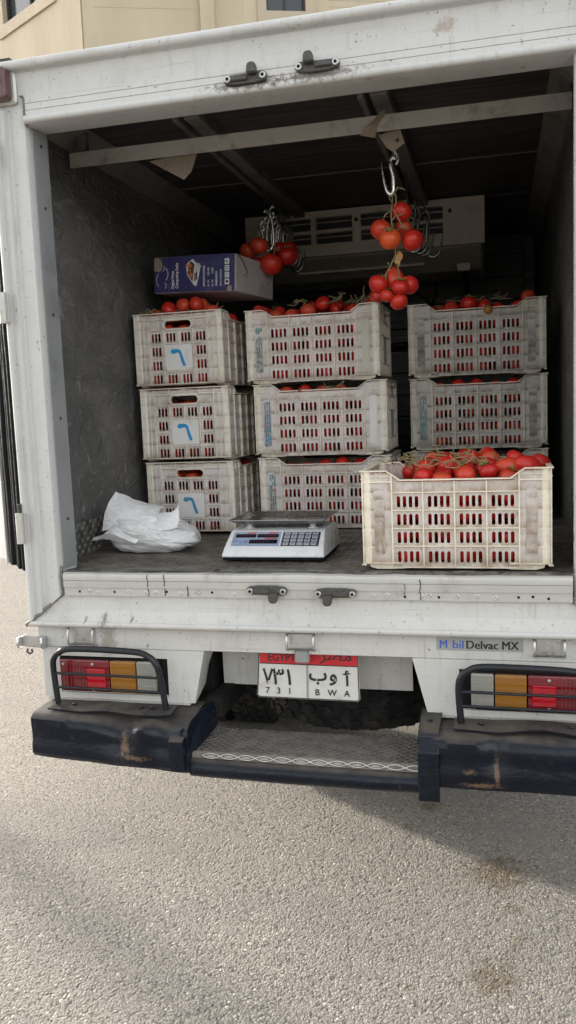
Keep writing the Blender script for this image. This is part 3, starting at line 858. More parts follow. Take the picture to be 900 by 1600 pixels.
for i, x in enumerate(rx):
    z = 1.006 + 0.003 * math.sin(i * 2.1)
    if i % 7 in (0, 3) or x > 0.65:
        MB().lathe([(0.0045, 0), (0.0045, 0.0012)], 8, T(x, -0.0085, z) @ Rx(PI / 2)).build('rivet_hole', 'hole_black', thr)
    else:
        MB().lathe([(0.0098, 0), (0.0096, 0.0006)], 10, T(x, -0.0085, z) @ Rx(PI / 2)).build('washer', 'dark_metal', thr)
        MB().lathe([(0.008, 0), (0.0078, 0.0015), (0.005, 0.003), (0.003, 0.0025), (0.0025, 0.0012)], 10, T(x, -0.0085, z) @ Rx(PI / 2)).build('rivet', 'bare_metal', thr)
def crack(x, z0, z1, w, name='crack'):
    pts = []
    for k in range(7):
        t = k / 6
        pts.append(Vector((x + 0.004 * noise.noise(Vector((x * 50, t * 4, 0))), -0.0156 if z0 + (z1 - z0) * t > 1.022 else -0.0106, z0 + (z1 - z0) * t)))
    MB().tube(pts, [w * (0.5 + 0.8 * abs(noise.noise(Vector((x * 9, k, 3))))) for k in range(7)], 4).build(name, 'crack_black', thr)
crack(-0.535, 1.068, 0.993, 0.0022); crack(-0.475, 1.068, 0.996, 0.0020); crack(-0.395, 1.03, 0.994, 0.0018)
crack(0.325, 1.045, 1.01, 0.002); crack(0.373, 1.06, 0.995, 0.0022)

# door latch keepers, two on the header and two on the threshold
def keeper(x, z, mir, y, up):
    s = -1 if mir else 1
    m = T(x, y, z) @ Matrix.Diagonal((s, 1, up, 1))
    pts = [(-0.068, -0.006), (-0.062, -0.014), (-0.03, -0.018), (0.03, -0.018), (0.060, -0.014), (0.068, -0.004), (0.066, 0.008), (0.055, 0.015), (0.03, 0.014), (-0.05, 0.012), (-0.064, 0.010)]
    mb = MB().prism(pts, -0.012, 0.0, 'Y', m)
    k = tb('latch_keeper', 'latch_cast', mb, bevel=0.003)
    MB().prism([(0.008, 0.004), (0.040, 0.004), (0.038, 0.030), (0.032, 0.036), (0.016, 0.036), (0.010, 0.030)], -0.034, -0.0125, 'Y', m).build('catch', 'latch_cast', k, bevel=0.005)
    MB().prism([(-0.045, -0.008), (0.008, -0.008), (0.008, 0.006), (-0.040, 0.008)], -0.020, -0.0125, 'Y', m).build('web', 'latch_cast', k, bevel=0.003)
    for bx in (-0.055, 0.055):
        mm = m @ T(bx, -0.0125, 0.0) @ Rx(PI / 2)
        MB().lathe([(0.0105, 0), (0.0105, 0.004), (0.0085, 0.006), (0.0055, 0.006), (0.005, 0.002)], 12, mm).build('bolt_ring', 'bare_metal', k, smooth=40)
        MB().lathe([(0.0048, 0), (0.0045, 0.004)], 8, mm).build('bolt_hole', 'hole_black', k)
keeper(-0.113, 2.592, False, -0.0205, 1)
keeper(0.108, 2.600, True, -0.0205, 1)
keeper(-0.118, 1.019, False, -0.0155, -1)
keeper(0.107, 1.013, True, -0.0155, -1)

# side marker lamp on the top left corner
lm = tb('marker_lamp', 'strip_metal', MB().box(-0.995, -0.886, -0.022, -0.004, 2.615, 2.727), bevel=0.006)
MB().prism([(-0.992, 2.622), (-0.905, 2.622), (-0.898, 2.63), (-0.898, 2.71), (-0.906, 2.718), (-0.992, 2.718)], -0.062, -0.0225, 'Y').build('lens', 'marker_lens', lm, bevel=0.012, seg=3)
MB().lathe([(0.005, 0), (0.004, 0.003)], 8, T(-0.918, -0.0625, 2.675) @ Rx(PI / 2)).build('screw', 'dark_metal', lm)
tb('roof_bracket', 'dark_metal', MB().box(-0.993, -0.90, -0.02, 0.05, 2.744, 2.757))

# hinge pieces and the swung-open left door
for z0, z1 in ((1.18, 1.285), (1.92, 2.02), (2.42, 2.5)):
    h = tb('hinge', 'strip_metal', MB().cyl((-0.975, -0.05, z0), (-0.975, -0.05, z1), 0.014, 12), smooth=40)
    MB().box(-0.975, -0.955, -0.046, -0.036, z0 + 0.003, z1 - 0.003).build('hinge_leaf', 'strip_metal', h)
tb('hinge_pin', 'dark_metal', MB().cyl((-0.975, -0.046, 1.286), (-0.975, -0.046, 1.315), 0.008, 8))
dm = T(-0.992, 0.000, 0) @ Rz(math.atan2(0.579, -0.815))      # local x runs out along the door, +y is its inner side facing the viewer
dr = tb('rear_door', 'white_paint', xf(MB().box(0.135, 0.86, -0.05, 0.0, 1.09, 2.56), dm), bevel=0.004)
xf(MB().box(0.126, 0.137, -0.052, 0.018, 1.085, 2.565), dm).build('door_flange', 'strip_metal', dr, bevel=0.002)
xf(MB().box(0.15, 0.84, 0.001, 0.008, 1.10, 2.55), dm).build('door_lining', 'white_paint', dr)
gk = MB()
for j, (x, yy, r) in enumerate(((0.003, 0.004, 0.013), (0.027, 0.004, 0.014), (0.052, -0.002, 0.016), (0.080, 0.006, 0.015), (0.108, 0.002, 0.015))):
    pts = []
    for k in range(25):
        z = 1.078 + 0.004 * j + 1.49 * k / 24
        pts.append(dm @ Vector((x + 0.004 * noise.noise(Vector((z * 6, j, 0))), yy + 0.004 * noise.noise(Vector((z * 5, j, 5))), z)))
    gk.tube(pts, r, 8)
gk.build('rubber_seal', 'rubber', dr, smooth=60)
xf(MB().box(-0.002, 0.124, -0.045, -0.016, 1.086, 2.56), dm).build('door_edge', 'rubber', dr)

# rear beam under the box with its brackets
beam = tb('rear_beam', 'white_lower', MB().box(-0.972, 0.972, 0.004, 0.10, 0.804, 0.8835), bevel=0.002)
def loop(x0, x1, z0, z1, y, name='door_bracket'):
    pl_ = MB().box(x0 + 0.006, x1 - 0.006, y + 0.002, y + 0.006, z0, z1)
    o = tb(name, 'bare_metal', pl_, bevel=0.002)
    for x in (x0, x1):
        MB().tube(smooth_path([(x, y + 0.004, z0 - 0.002), (x, y - 0.022, z0 + 0.006), (x, y - 0.026, (z0 + z1) / 2), (x, y - 0.018, z1 - 0.004), (x, y + 0.004, z1 + 0.002)], 4), 0.0042, 7).build('lug', 'bare_metal', o, smooth=60)
    for z in (z0, z1):
        MB().tube([(x0 + 0.004, y - 0.002, z), (x1 - 0.004, y - 0.002, z)], 0.003, 6).build('weld_bead', 'weld', o)
loop(-0.838, -0.745, 0.818, 0.880, -0.003)
loop(-0.058, 0.030, 0.822, 0.876, -0.003)
loop(0.713, 0.800, 0.824, 0.880, -0.003)
pv = tb('hinge_bracket', 'bare_metal', MB().prism([(-1.03, 0.806), (-0.937, 0.800), (-0.935, 0.842), (-1.02, 0.848), (-1.034, 0.838)], -0.012, 0.003, 'Y'), bevel=0.003)
for x in (-1.03, -0.938):
    MB().prism([(-0.035, 0.806), (-0.013, 0.80), (-0.013, 0.845), (-0.035, 0.842), (-0.042, 0.825)], x - 0.004, x + 0.004, 'X').build('lug', 'bare_metal', pv, bevel=0.002)
MB().tube([(-1.0, -0.02, 0.80), (-1.004, -0.022, 0.79), (-0.992, -0.022, 0.783), (-0.982, -0.022, 0.79), (-0.986, -0.02, 0.80)], 0.004, 6).build('ring', 'dark_metal', pv)

# oil sticker
stk = tb('sticker', 'sticker_grey', MB().box(0.419, 0.680, 0.002, 0.0036, 0.8325, 0.8725), bevel=0.0006)
def letters(s, size, x, z, y, mat, parent, name='lettering', bold=0.0, sx=1.0, rot=0.0, align='LEFT'):
    return xf(text_mb(s, size, align, bold, 0.0004, sx), T(x, y, z) @ Ry(rot)).build(name, mat, parent, weld=False)
def fit_letters(t_, x0, x1, mat, layers):
    mb = text_mb(t_, 0.037, 'LEFT', 0.0, 0.0003)
    xa_, xb_ = min(p.x for p in mb.v), max(p.x for p in mb.v)
    for k in range(layers):
        m2 = MB(); m2.v = [Vector((x0 + k * 0.0009 + (p.x - xa_) * (x1 - x0 - 0.0009 * layers) / (xb_ - xa_), 0.0014 - 0.0002 * k + p.y * 0.3, 0.8395 + p.z)) for p in mb.v]; m2.f = mb.f
        m2.build('lettering', mat, stk, weld=False)
fit_letters('M', 0.4287, 0.4525, 'ink_blue', 2)
fit_letters('bil', 0.469, 0.503, 'ink_blue', 2)
fit_letters('Delvac', 0.510, 0.608, 'ink_black', 3)
fit_letters('MX', 0.618, 0.669, 'ink_black', 3)

# lamp housings either side, valance between
def housing(q):
    """q = 1 for the left housing, -1 for the right one"""
    def bx(xa, xb, *r):
        return MB().box(min(q * xa, q * xb), max(q * xa, q * xb), *r)
    front = MB().cells([-0.955, -0.892, -0.487, -0.392], [0.622, 0.643, 0.774, 0.8035], lambda i, j: i == 1 and j == 1, 0.0, 0.008)
    xi = lambda z: (0.354 + (0.8035 - z) / 0.18 * 0.040) if q > 0 else (0.342 + (0.8035 - z) / 0.18 * 0.046)
    for p in front.v:
        p.x = -q * xi(p.z) if abs(p.x + 0.392) < 1e-4 else q * p.x
    h = tb('lamp_housing', 'white_lower', front)
    xt, xb = -q * xi(0.8035), -q * xi(0.622)
    MB().add([(xt, 0.0082, 0.8035), (xb, 0.0082, 0.622), (xb - q * 0.005, 0.19, 0.672), (xt + q * 0.004, 0.19, 0.8035),
              (xt - q * 0.004, 0.0082, 0.8035), (xb - q * 0.004, 0.0082, 0.622), (xb - q * 0.009, 0.19, 0.672), (xt, 0.19, 0.8035)],
             [(0, 1, 2, 3), (4, 7, 6, 5), (0, 3, 7, 4), (1, 5, 6, 2), (2, 6, 7, 3), (0, 4, 5, 1)]).build('inner_side', 'white_lower', h)
    bx(-0.955, -0.951, 0.0085, 0.20, 0.622, 0.8035).build('outer_side', 'white_lower', h)
    bx(-0.94, -0.41, -0.006, 0.055, 0.616, 0.6215).build('bottom_flange', 'white_rusty', h)
    bx(-0.893, -0.486, 0.012, 0.05, 0.6425, 0.775).build('recess', 'hole_black', h)
    tl = tb('tail_lamp', 'rubber', bx(-0.884, -0.512, -0.004, 0.0115, 0.652, 0.770), bevel=0.004)
    def lens(xa, xb, mat, name, d=0.022, z0=0.657, z1=0.766):
        bx(xa, xb, -0.004 - d, -0.0045, z0, z1).build(name, mat, tl, bevel=0.005, seg=2)
    lens(-0.880, -0.693, 'lens_red', 'red_lens', 0.020)
    lens(-0.690, -0.595, 'lens_amber', 'amber_lens', 0.022)
    lens(-0.592, -0.523, 'lens_clear', 'clear_lens', 0.020)
    bx(-0.775, -0.705, -0.031, -0.0245, 0.673, 0.738).build('reflector', 'lens_bright_red', tl, bevel=0.002)
    rb = MB()
    for k in range(12):
        z = 0.663 + k * 0.0082
        rb.box(min(q * -0.686, q * -0.599), max(q * -0.686, q * -0.599), -0.0275, -0.0262, z, z + 0.003)
    rb.build('lens_ribs', 'lens_amber', tl, kind='stuff')
    rb = MB()
    for k in range(8):
        x = q * (-0.585 + k * 0.0078)
        rb.box(x - 0.0013, x + 0.0013, -0.0255, -0.0242, 0.661, 0.762)
    rb.build('lens_ribs', 'lens_clear', tl, kind='stuff')
    rb = MB()
    for k in range(15):
        x = q * (-0.874 + k * 0.0118)
        if 0.70 < abs(x) < 0.78: continue
        rb.box(x - 0.0012, x + 0.0012, -0.0256, -0.0242, 0.661, 0.762)
    rb.build('lens_ribs', 'lens_dark', tl, kind='stuff')
    rb = MB()
    for k in range(9):
        z = 0.667 + k * 0.0113
        rb.box(min(q * -0.588, q * -0.527), max(q * -0.588, q * -0.527), -0.0256, -0.0243, z, z + 0.0016)
    rb.build('lens_ribs', 'plate_grey', tl, kind='stuff')
    for x, z in ((-0.865, 0.752), (-0.755, 0.754), (-0.755, 0.664)):
        MB().lathe([(0.006, 0), (0.005, 0.003), (0.002, 0.0035)], 8, T(q * x, -0.0245, z) @ Rx(PI / 2)).build('screw', 'bare_metal', tl)
housing(-1); housing(1)
tb('valance', 'white_lower', MB().add([(-0.345, 0.165, 0.80), (0.325, 0.165, 0.80), (0.325, 0.170, 0.638), (-0.345, 0.170, 0.638), (-0.345, 0.171, 0.80), (0.325, 0.171, 0.80), (0.325, 0.176, 0.638), (-0.345, 0.176, 0.638)],
   [(0, 1, 2, 3), (4, 7, 6, 5), (0, 4, 5, 1), (3, 2, 6, 7), (0, 3, 7, 4), (1, 5, 6, 2)]))

# number plate
pm = T(-0.008, 0.030, 0.643) @ Ry(rad(0.3)) @ Rx(rad(-4))
plate = tb('number_plate', 'plate_white', xf(MB().prism([(-0.175, 0.008), (-0.167, 0.0), (0.167, 0.0), (0.175, 0.008), (0.170, 0.170), (-0.165, 0.170)], -0.002, 0.0, 'Y'), pm), bevel=0.0008)
def pb(name, mat, mb): xf(mb, pm).build(name, mat, plate, weld=False)
pb('red_band', 'plate_red', MB().box(-0.1625, 0.1665, -0.0032, -0.0022, 0.118, 0.169))
pb('divider', 'plate_grey', MB().box(-0.0035, 0.0035, -0.0028, -0.0022, 0.004, 0.115))
fr = MB()
fr.tube([(-0.172, -0.003, 0.008), (-0.165, -0.003, 0.003), (0.165, -0.003, 0.003), (0.172, -0.003, 0.008), (0.168, -0.003, 0.167)], 0.0016, 5)
fr.tube([(-0.164, -0.003, 0.1165), (0.168, -0.003, 0.1165)], 0.0016, 5)
fr.tube([(-0.172, -0.003, 0.010), (-0.164, -0.003, 0.167)], 0.0016, 5)
pb('embossed_border', 'ink_black', fr)
def pt(s, size, x, z, bold=0.0008, sx=1.0, align='CENTER', name='lettering'):
    pb(name, 'ink_black', xf(text_mb(s, size, align, bold, 0.0005, sx), T(x, -0.0032, z)))
pt('EGYPT', 0.036, -0.087, 0.126, 0.0003, 0.92)
pt('\uFEAE\uFEBC\uFEE3', 0.050, 0.098, 0.134, 0.0002, 1.15)
for ch, x in (('٧', -0.135), ('٣', -0.100), ('١', -0.063)):
    pt(ch, 0.075, x, 0.047, 0.0010, 0.86 if ch == '٧' else 1.0, name='numeral')
for ch, x in (('7', -0.137), ('3', -0.099), ('1', -0.061)):
    pt(ch, 0.029, x, 0.016, 0.0003, name='numeral')
for ch, x, z in (('ب', 0.036, 0.066), ('و', 0.087, 0.066), ('أ', 0.133, 0.052)):
    pt(ch, 0.062 if ch != 'أ' else 0.052, x, z, 0.0014)
for ch, x in (('B', 0.033), ('W', 0.083), ('A', 0.132)):
    pt(ch, 0.029, x, 0.016, 0.0003)
tb('plate_clip', 'plate_grey', MB().box(-0.040, 0.008, -0.006, 0.020, 0.775, 0.82), bevel=0.006)

tb('added_side_rail', 'chassis', MB().box(-0.975, -0.945, 0.22, 1.14, 0.60, 0.798))  # added to block the low sun that reached the spare tyre
tb('added_side_rail', 'chassis', MB().box(0.945, 0.975, 0.22, 1.14, 0.60, 0.798))  # mirrored copy of the added rail
# spare wheel lying flat under the tail, chassis, rear wheels
def tyre(R, r0, w, m, name, parent, blocks):
    prof = [(r0, -w * 0.36), (r0 + 0.02, -w * 0.46), (R - 0.05, -w / 2), (R - 0.012, -w * 0.44), (R, -w * 0.34), (R, w * 0.34), (R - 0.012, w * 0.44), (R - 0.05, w / 2), (r0 + 0.02, w * 0.46), (r0, w * 0.36)]
    mb = MB().lathe(prof, 48, m)
    o = mb.build(name, 'tyre', parent, smooth=40)
    bl = MB()
    for row, z in enumerate((-0.33, -0.11, 0.11, 0.33)):
        for k in range(blocks):
            a = 2 * PI * (k + 0.5 * (row % 2)) / blocks
            mm = m @ Rz(a) @ T(R, 0, z * w)
            bl.prism([(-0.8, -0.9), (0.3, -0.9), (0.8, 0.0), (0.3, 0.9), (-0.8, 0.9), (-0.3, 0)], -0.003, 0.0075, 'X', mm @ Matrix.Diagonal((1, PI * R / blocks * 0.82, w * 0.095, 1)))
    bl.build('tread', 'tyre', o, kind='stuff', weld=False)
    return o
sp = tb('spare_wheel', 'chassis', MB().lathe([(0.02, -0.05), (0.19, -0.06), (0.20, 0), (0.19, 0.05), (0.02, 0.04)], 24, T(0.085, 0.57, 0.560)), smooth=30)
tyre(0.365, 0.19, 0.20, T(0.085, 0.57, 0.560), 'tyre', sp, 34)
for s in (-1, 1):
    for wx in (0.83, 0.60):
        mw = T(s * wx, 1.52, 0.345) @ Ry(PI / 2)
        w = tb('rear_wheel', 'chassis', MB().lathe([(0.03, -0.08), (0.18, -0.09), (0.19, 0), (0.18, 0.09), (0.03, 0.06)], 24, mw), smooth=30)
        tyre(0.345, 0.19, 0.20, mw, 'tyre', w, 40)
    tb('chassis_rail', 'chassis', MB().box(s * 0.40 - 0.035, s * 0.40 + 0.035, 0.12, 5.2, 0.62, 0.78))
    tb('leaf_spring', 'chassis', MB().tube(smooth_path([(s * 0.47, 0.75, 0.62), (s * 0.47, 1.1, 0.50), (s * 0.47, 1.52, 0.42), (s * 0.47, 2.0, 0.5), (s * 0.47, 2.3, 0.62)], 5), 0.032, 6))
    tb('mudguard', 'rubber', MB().box(s * 0.80 - 0.13, s * 0.80 + 0.13, 2.0, 2.012, 0.30, 0.78))
    mw = T(s * 0.80, 4.35, 0.345) @ Ry(PI / 2)
    w = tb('front_wheel', 'chassis', MB().lathe([(0.03, -0.08), (0.18, -0.09), (0.19, 0), (0.18, 0.09), (0.03, 0.06)], 20, mw), smooth=30)
    tyre(0.345, 0.19, 0.19, mw, 'tyre', w, 30)
tb('axle', 'chassis', MB().cyl((-0.75, 1.52, 0.345), (0.75, 1.52, 0.345), 0.06, 12), smooth=40)
tb('differential', 'chassis', MB().lathe([(0.03, -0.16), (0.12, -0.1), (0.16, 0), (0.12, 0.1), (0.03, 0.16)], 14, T(0.1, 1.52, 0.345)), smooth=50)
for y in (0.30, 1.1, 2.2):
    tb('cross_member', 'chassis', MB().box(-0.36, 0.36, y, y + 0.07, 0.70, 0.78))
for x, z in ((-0.44, 0.66), (-0.33, 0.62), (0.46, 0.60), (0.62, 0.58)):
    tb('bumper_stay', 'chassis', MB().box(x - 0.025, x + 0.025, 0.02, 0.30, z - 0.05, z + 0.02))
tb('exhaust_pipe', 'chassis', MB().tube(smooth_path([(-0.55, 0.34, 0.50), (-0.52, 0.7, 0.50), (-0.50, 1.15, 0.55)], 4), 0.032, 10), smooth=50)
tb('underfloor', 'chassis', MB().box(-0.95, 0.90, 0.20, BACK, 0.80, 0.86))
tb('cab', 'white_paint', MB().prism([(3.46, 0.50), (5.35, 0.50), (5.38, 1.25), (5.05, 2.02), (4.7, 2.1), (3.46, 2.1)], -0.88, 0.88, 'X'), bevel=0.04)

# ------------------------------------------------------------------ bumper
bump = tb('bumper', 'chassis', MB().box(-0.90, 0.90, 0.03, 0.052, 0.448, 0.466))
def bumper_side(x0, x1, sec0, dent, left):
    """heavy pressed section swept along x with dents; sec0: list of (y, z)"""
    seg = 44
    mb = MB()
    n = len(sec0)
    vs = []
    for i in range(seg + 1):
        t = i / seg
        x = x0 + (x1 - x0) * t
        for j, (y, z) in enumerate(sec0):
            dy, dz = dent(x, y, z)
            q = noise.noise(Vector((x * 6, y * 9, z * 9 + 3))) * 0.0022
            q += abs(noise.noise(Vector((x * 14, y * 11, z * 16)))) * 0.0012
            vs.append((x + (0.006 * noise.noise(Vector((y * 30, z * 30, 1))) if i in (0, seg) else 0), y + dy + q, z + dz + q * 0.7))
    fs = [(i * n + k, i * n + (k + 1) % n, (i + 1) * n + (k + 1) % n, (i + 1) * n + k) for i in range(seg) for k in range(n)]
    mb.add(vs, fs + [list(range(n))[::-1], list(range(seg * n, seg * n + n))])
    return mb
sec = [(0.05, 0.612), (0.0, 0.612), (-0.06, 0.610), (-0.112, 0.609), (-0.132, 0.604), (-0.144, 0.592), (-0.149, 0.565), (-0.1455, 0.548), (-0.1455, 0.520), (-0.151, 0.504), (-0.150, 0.478), (-0.138, 0.462), (-0.10, 0.456), (0.0, 0.458), (0.05, 0.466)]
def g1(x, c, w): return math.exp(-((x - c) / w) ** 2)
def dentL(x, y, z):
    f = max(0.0, min(1.0, (z - 0.44) / 0.17)) * max(0, min(1, -y / 0.14))
    dz = -0.042 * f * g1(x, -0.62, 0.085) - 0.008 * f * g1(x, -0.78, 0.04) + 0.006 * f * g1(x, -0.52, 0.04) - 0.030 * f * g1(x, -0.44, 0.07)
    dy = 0.030 * g1(x, -0.62, 0.05) * f - 0.016 * g1(x, -0.53, 0.04) * f + 0.014 * g1(x, -0.46, 0.03) * f + 0.03 * g1(x, -0.97, 0.05) * (0.5 - abs(z - 0.52) * 4)
    dz -= 0.035 * max(0, (x + 0.95) / 0.58) * (1 - f) * (z < 0.5) * 0.8
    return dy, dz
bl_ = bumper_side(-0.938, -0.372, sec, dentL, True).build('bumper_end', 'bumper_paint', bump, smooth=35)
secR = [(y - 0.0, z - 0.004) for y, z in sec]
def dentR(x, y, z):
    f = max(0.0, min(1.0, (z - 0.44) / 0.17)) * max(0, min(1, -y / 0.14))
    return 0.03 * f * g1(x, 0.60, 0.025) + 0.006 * f * math.sin(x * 22), -0.006 * f * g1(x, 0.60, 0.03) - 0.012 * (z < 0.47)
br_ = bumper_side(0.395, 0.962, secR, dentR, False).build('bumper_end', 'bumper_paint', bump, smooth=35)
# folded bracket at the inner end of the left section
cl = MB().prism([(-0.165, 0.445), (-0.05, 0.44), (-0.05, 0.55), (-0.145, 0.565), (-0.176, 0.555)], -0.432, -0.378, 'X')
cl.build('clamp', 'bumper_paint', bump, bevel=0.012, seg=2)
MB().add([(-0.385, -0.15, 0.50), (-0.36, -0.10, 0.50), (-0.335, 0.05, 0.53), (-0.318, 0.06, 0.625), (-0.352, -0.02, 0.622), (-0.39, -0.145, 0.585),
          (-0.392, -0.15, 0.50), (-0.368, -0.10, 0.50), (-0.343, 0.05, 0.53), (-0.326, 0.06, 0.618), (-0.360, -0.02, 0.616), (-0.398, -0.145, 0.58)],
         [(0, 1, 4, 5), (1, 2, 3, 4), (6, 11, 10, 7), (7, 10, 9, 8), (0, 5, 11, 6), (5, 4, 10, 11), (4, 3, 9, 10), (3, 2, 8, 9), (2, 1, 7, 8), (1, 0, 6, 7)]).build('end_gusset', 'bumper_paint', bump)
# upright strap at the inner end of the right section
st_ = MB().prism([(-0.158, 0.405), (-0.150, 0.405), (-0.148, 0.56), (-0.125, 0.612), (-0.02, 0.628), (0.03, 0.632), (0.03, 0.624), (-0.02, 0.62), (-0.13, 0.602), (-0.158, 0.56)], 0.368, 0.432, 'X')
so = st_.build('strap', 'bumper_paint', bump, bevel=0.003)
for y, z, r in ((-0.159, 0.495, PI / 2), (-0.06, 0.6245, 0.0)):
    MB().lathe([(0.007, 0), (0.007, 0.0015)], 10, T(0.40, y, z) @ Rx(r)).build('bolt_hole', 'hole_black', so)
# step between: plate with diamond ribs, bright worn front edge with highlights built in, round front bar
SY0, SY1, SZ = -0.112, 0.095, 0.500
stp = MB().prism([(SY0 + 0.006, SZ - 0.03), (SY0, SZ - 0.024), (SY0 + 0.004, SZ), (SY1, SZ + 0.001), (SY1, SZ - 0.03)], -0.372, 0.366, 'X').build('step', 'step_plate', bump)
rbm = MB()
nx, ny = 23, 7
dx, dy = 0.735 / nx, (SY1 - SY0 - 0.012) / ny
def ridge(mb, a, b, w, h):
    a, b = Vector(a), Vector(b)
    d = (b - a).normalized(); nn = Vector((-d.y, d.x, 0)) * w
    up_ = Vector((0, 0, h))
    mb.add([a - nn, a + nn, b + nn, b - nn, a + up_, b + up_], [(0, 3, 5, 4), (1, 4, 5, 2), (0, 4, 1), (3, 2, 5)])
for i in range(nx):
    for j in range(ny):
        x, y = -0.370 + i * dx, SY0 + 0.012 + j * dy
        ridge(rbm, (x, y, SZ + 0.0012), (x + dx, y + dy, SZ + 0.0012), 0.0022, 0.0035)
        ridge(rbm, (x + dx, y, SZ + 0.0012), (x, y + dy, SZ + 0.0012), 0.0022, 0.0035)
rbm.build('tread_pattern', 'step_rib', stp, kind='stuff', weld=False)
eg = MB()
de = 0.030
k = 0
x = -0.335
while x < 0.345:
    for s in (-1, 1):
        pts = [Vector((x + de * 2 * t, SY0 - 0.002 - 0.001, SZ - 0.010 + s * 0.0085 * math.sin(PI * t))) for t in [i / 6 for i in range(7)]]
        eg.tube(pts, 0.0019, 5)
    if x + de < 0.26:
        eg.prism([(x + de - 0.017, SZ - 0.010), (x + de - 0.006, SZ - 0.0142), (x + de + 0.008, SZ - 0.0138), (x + de + 0.017, SZ - 0.010), (x + de + 0.006, SZ - 0.0055), (x + de - 0.008, SZ - 0.006)], SY0 - 0.0045, SY0 + 0.001, 'Y')  # bright lens shapes stand in for highlights along the edge
    x += de * 2
eg.build('worn_edge_glints', 'step_edge', stp)
MB().tube([(-0.375, -0.105, 0.448), (-0.1, -0.108, 0.444), (0.2, -0.108, 0.442), (0.37, -0.105, 0.442)], 0.033, 14).build('front_bar', 'bumper_paint', bump, smooth=60)
MB().box(-0.37, 0.365, -0.085, 0.03, 0.405, 0.44).build('under_plate', 'chassis', bump)

# tubular lamp guards on the bumper
def guard(xa, xb, y, zb, zt, name='lamp_guard'):
    r = 0.0108
    c = 0.085
    ta, tb_ = xa - 0.006, xb - 0.020
    pts = [(xa, y + 0.01, zb), (ta, y + 0.006, zt - c), (ta + 0.006, y, zt - c * 0.45), (ta + c * 0.35, y, zt - 0.014), (ta + c, y, zt)] + [(tb_ - c, y, zt - 0.004), (tb_ - c * 0.35, y, zt - 0.018), (tb_ - 0.004, y, zt - c * 0.45 - 0.004), (tb_ + 0.006, y + 0.006, zt - c), (xb, y + 0.01, zb)]
    gobj = tb(name, 'guard_paint', MB().tube(smooth_path(pts, 4), r, 12), smooth=60)
    for z in (zb + (zt - zb) * 0.55, zb + (zt - zb) * 0.30):
        MB().cyl((xa + 0.002, y + 0.004, z), (xb - 0.010, y + 0.004, z - 0.004), 0.0048, 8).build('cross_rod', 'guard_paint', gobj, smooth=60)
    fp = MB()
    seg = 14
    vs = []
    for i in range(seg + 1):
        x = xa - 0.02 + (xb - xa + 0.05) * i / seg
        w = -0.006 * math.sin(i * 0.62) - (0.012 * g1(x, -0.62, 0.07))
        vs += [(x, y - 0.028 + 0.006 * math.sin(i), zb - 0.006 + w), (x, y + 0.045, zb + w * 0.4 + 0.002), (x, y + 0.045, zb - 0.004 + w * 0.4), (x, y - 0.028 + 0.006 * math.sin(i), zb - 0.011 + w)]
    fp.add(vs, [(i * 4 + k, i * 4 + (k + 1) % 4, i * 4 + 4 + (k + 1) % 4, i * 4 + 4 + k) for i in range(seg) for k in range(4)] + [(0, 1, 2, 3), (seg * 4, seg * 4 + 1, seg * 4 + 2, seg * 4 + 3)])
    fp.build('foot_plate', 'bumper_paint', gobj)
    for x in (xa + 0.06, xb - 0.05, xb - 0.09):
        MB().lathe([(0.009, 0), (0.009, 0.004), (0.005, 0.007)], 8, T(x, y + 0.012, zb - 0.004)).build('bolt', 'bumper_paint', gobj)
guard(-0.872, -0.474, -0.075, 0.625, 0.822)
guard(0.494, 0.905, -0.075, 0.626, 0.806)

# ------------------------------------------------------------------ crates
CW, CD, CH = 0.585, 0.40, 0.316

def slot_cell(mb, x0, x1, z0, z1, cx, cz, w, h, y0, y1, k=4):
    """rectangle with one round-ended slot through it"""
    r = w / 2
    hole = []
    for i in range(k + 1):
        a = PI * i / k
        hole.append((cx + r * math.cos(a), cz + h / 2 - r + r * math.sin(a)))
    for i in range(k + 1):
        a = PI + PI * i / k
        hole.append((cx + r * math.cos(a), cz - h / 2 + r + r * math.sin(a)))
    out = []
    n = len(hole)
    for i in range(n):
        hx, hz = hole[i]
        half = i <= k
        t = (i % (k + 1)) / k
        if half:
            ox = x1 + (x0 - x1) * min(1, max(0, (t - 0.25) / 0.5)); oz = z1 if 0.2 < t < 0.8 else (cz + (z1 - cz) * (1 if t not in (0, 1) else 0.5))
            if t in (0, 1): oz = cz + (z1 - cz) * 0.3
        else:
            ox = x0 + (x1 - x0) * min(1, max(0, (t - 0.25) / 0.5)); oz = z0 if 0.2 < t < 0.8 else (cz + (z0 - cz))
            if t in (0, 1): oz = cz + (z0 - cz) * 0.3
        out.append((ox, oz))
    for y in (y0, y1):
        vs = [(x, y, z) for x, z in out] + [(x, y, z) for x, z in hole]
        mb.add(vs, [(i, (i + 1) % n, n + (i + 1) % n, n + i) for i in range(n)])
    vs = [(x, y0, z) for x, z in hole] + [(x, y1, z) for x, z in hole]
    mb.add(vs, [(i, (i + 1) % n, n + (i + 1) % n, n + i) for i in range(n)])


def slot_block(mb, x0, x1, z0, z1, n, w, h, y0, y1):
    m = 0.011
    step = (x1 - x0 - 2 * m) / n
    mb.add([(x0, y0, z0), (x0 + m, y0, z0), (x0 + m, y0, z1), (x0, y0, z1)], [(0, 1, 2, 3)])
    mb.add([(x1 - m, y0, z0), (x1, y0, z0), (x1, y0, z1), (x1 - m, y0, z1)], [(0, 1, 2, 3)])
    for i in range(n):
        a = x0 + m + i * step
        slot_cell(mb, a, a + step, z0, z1, a + step / 2, (z0 + z1) / 2 - 0.002, w, h, y0, y1)


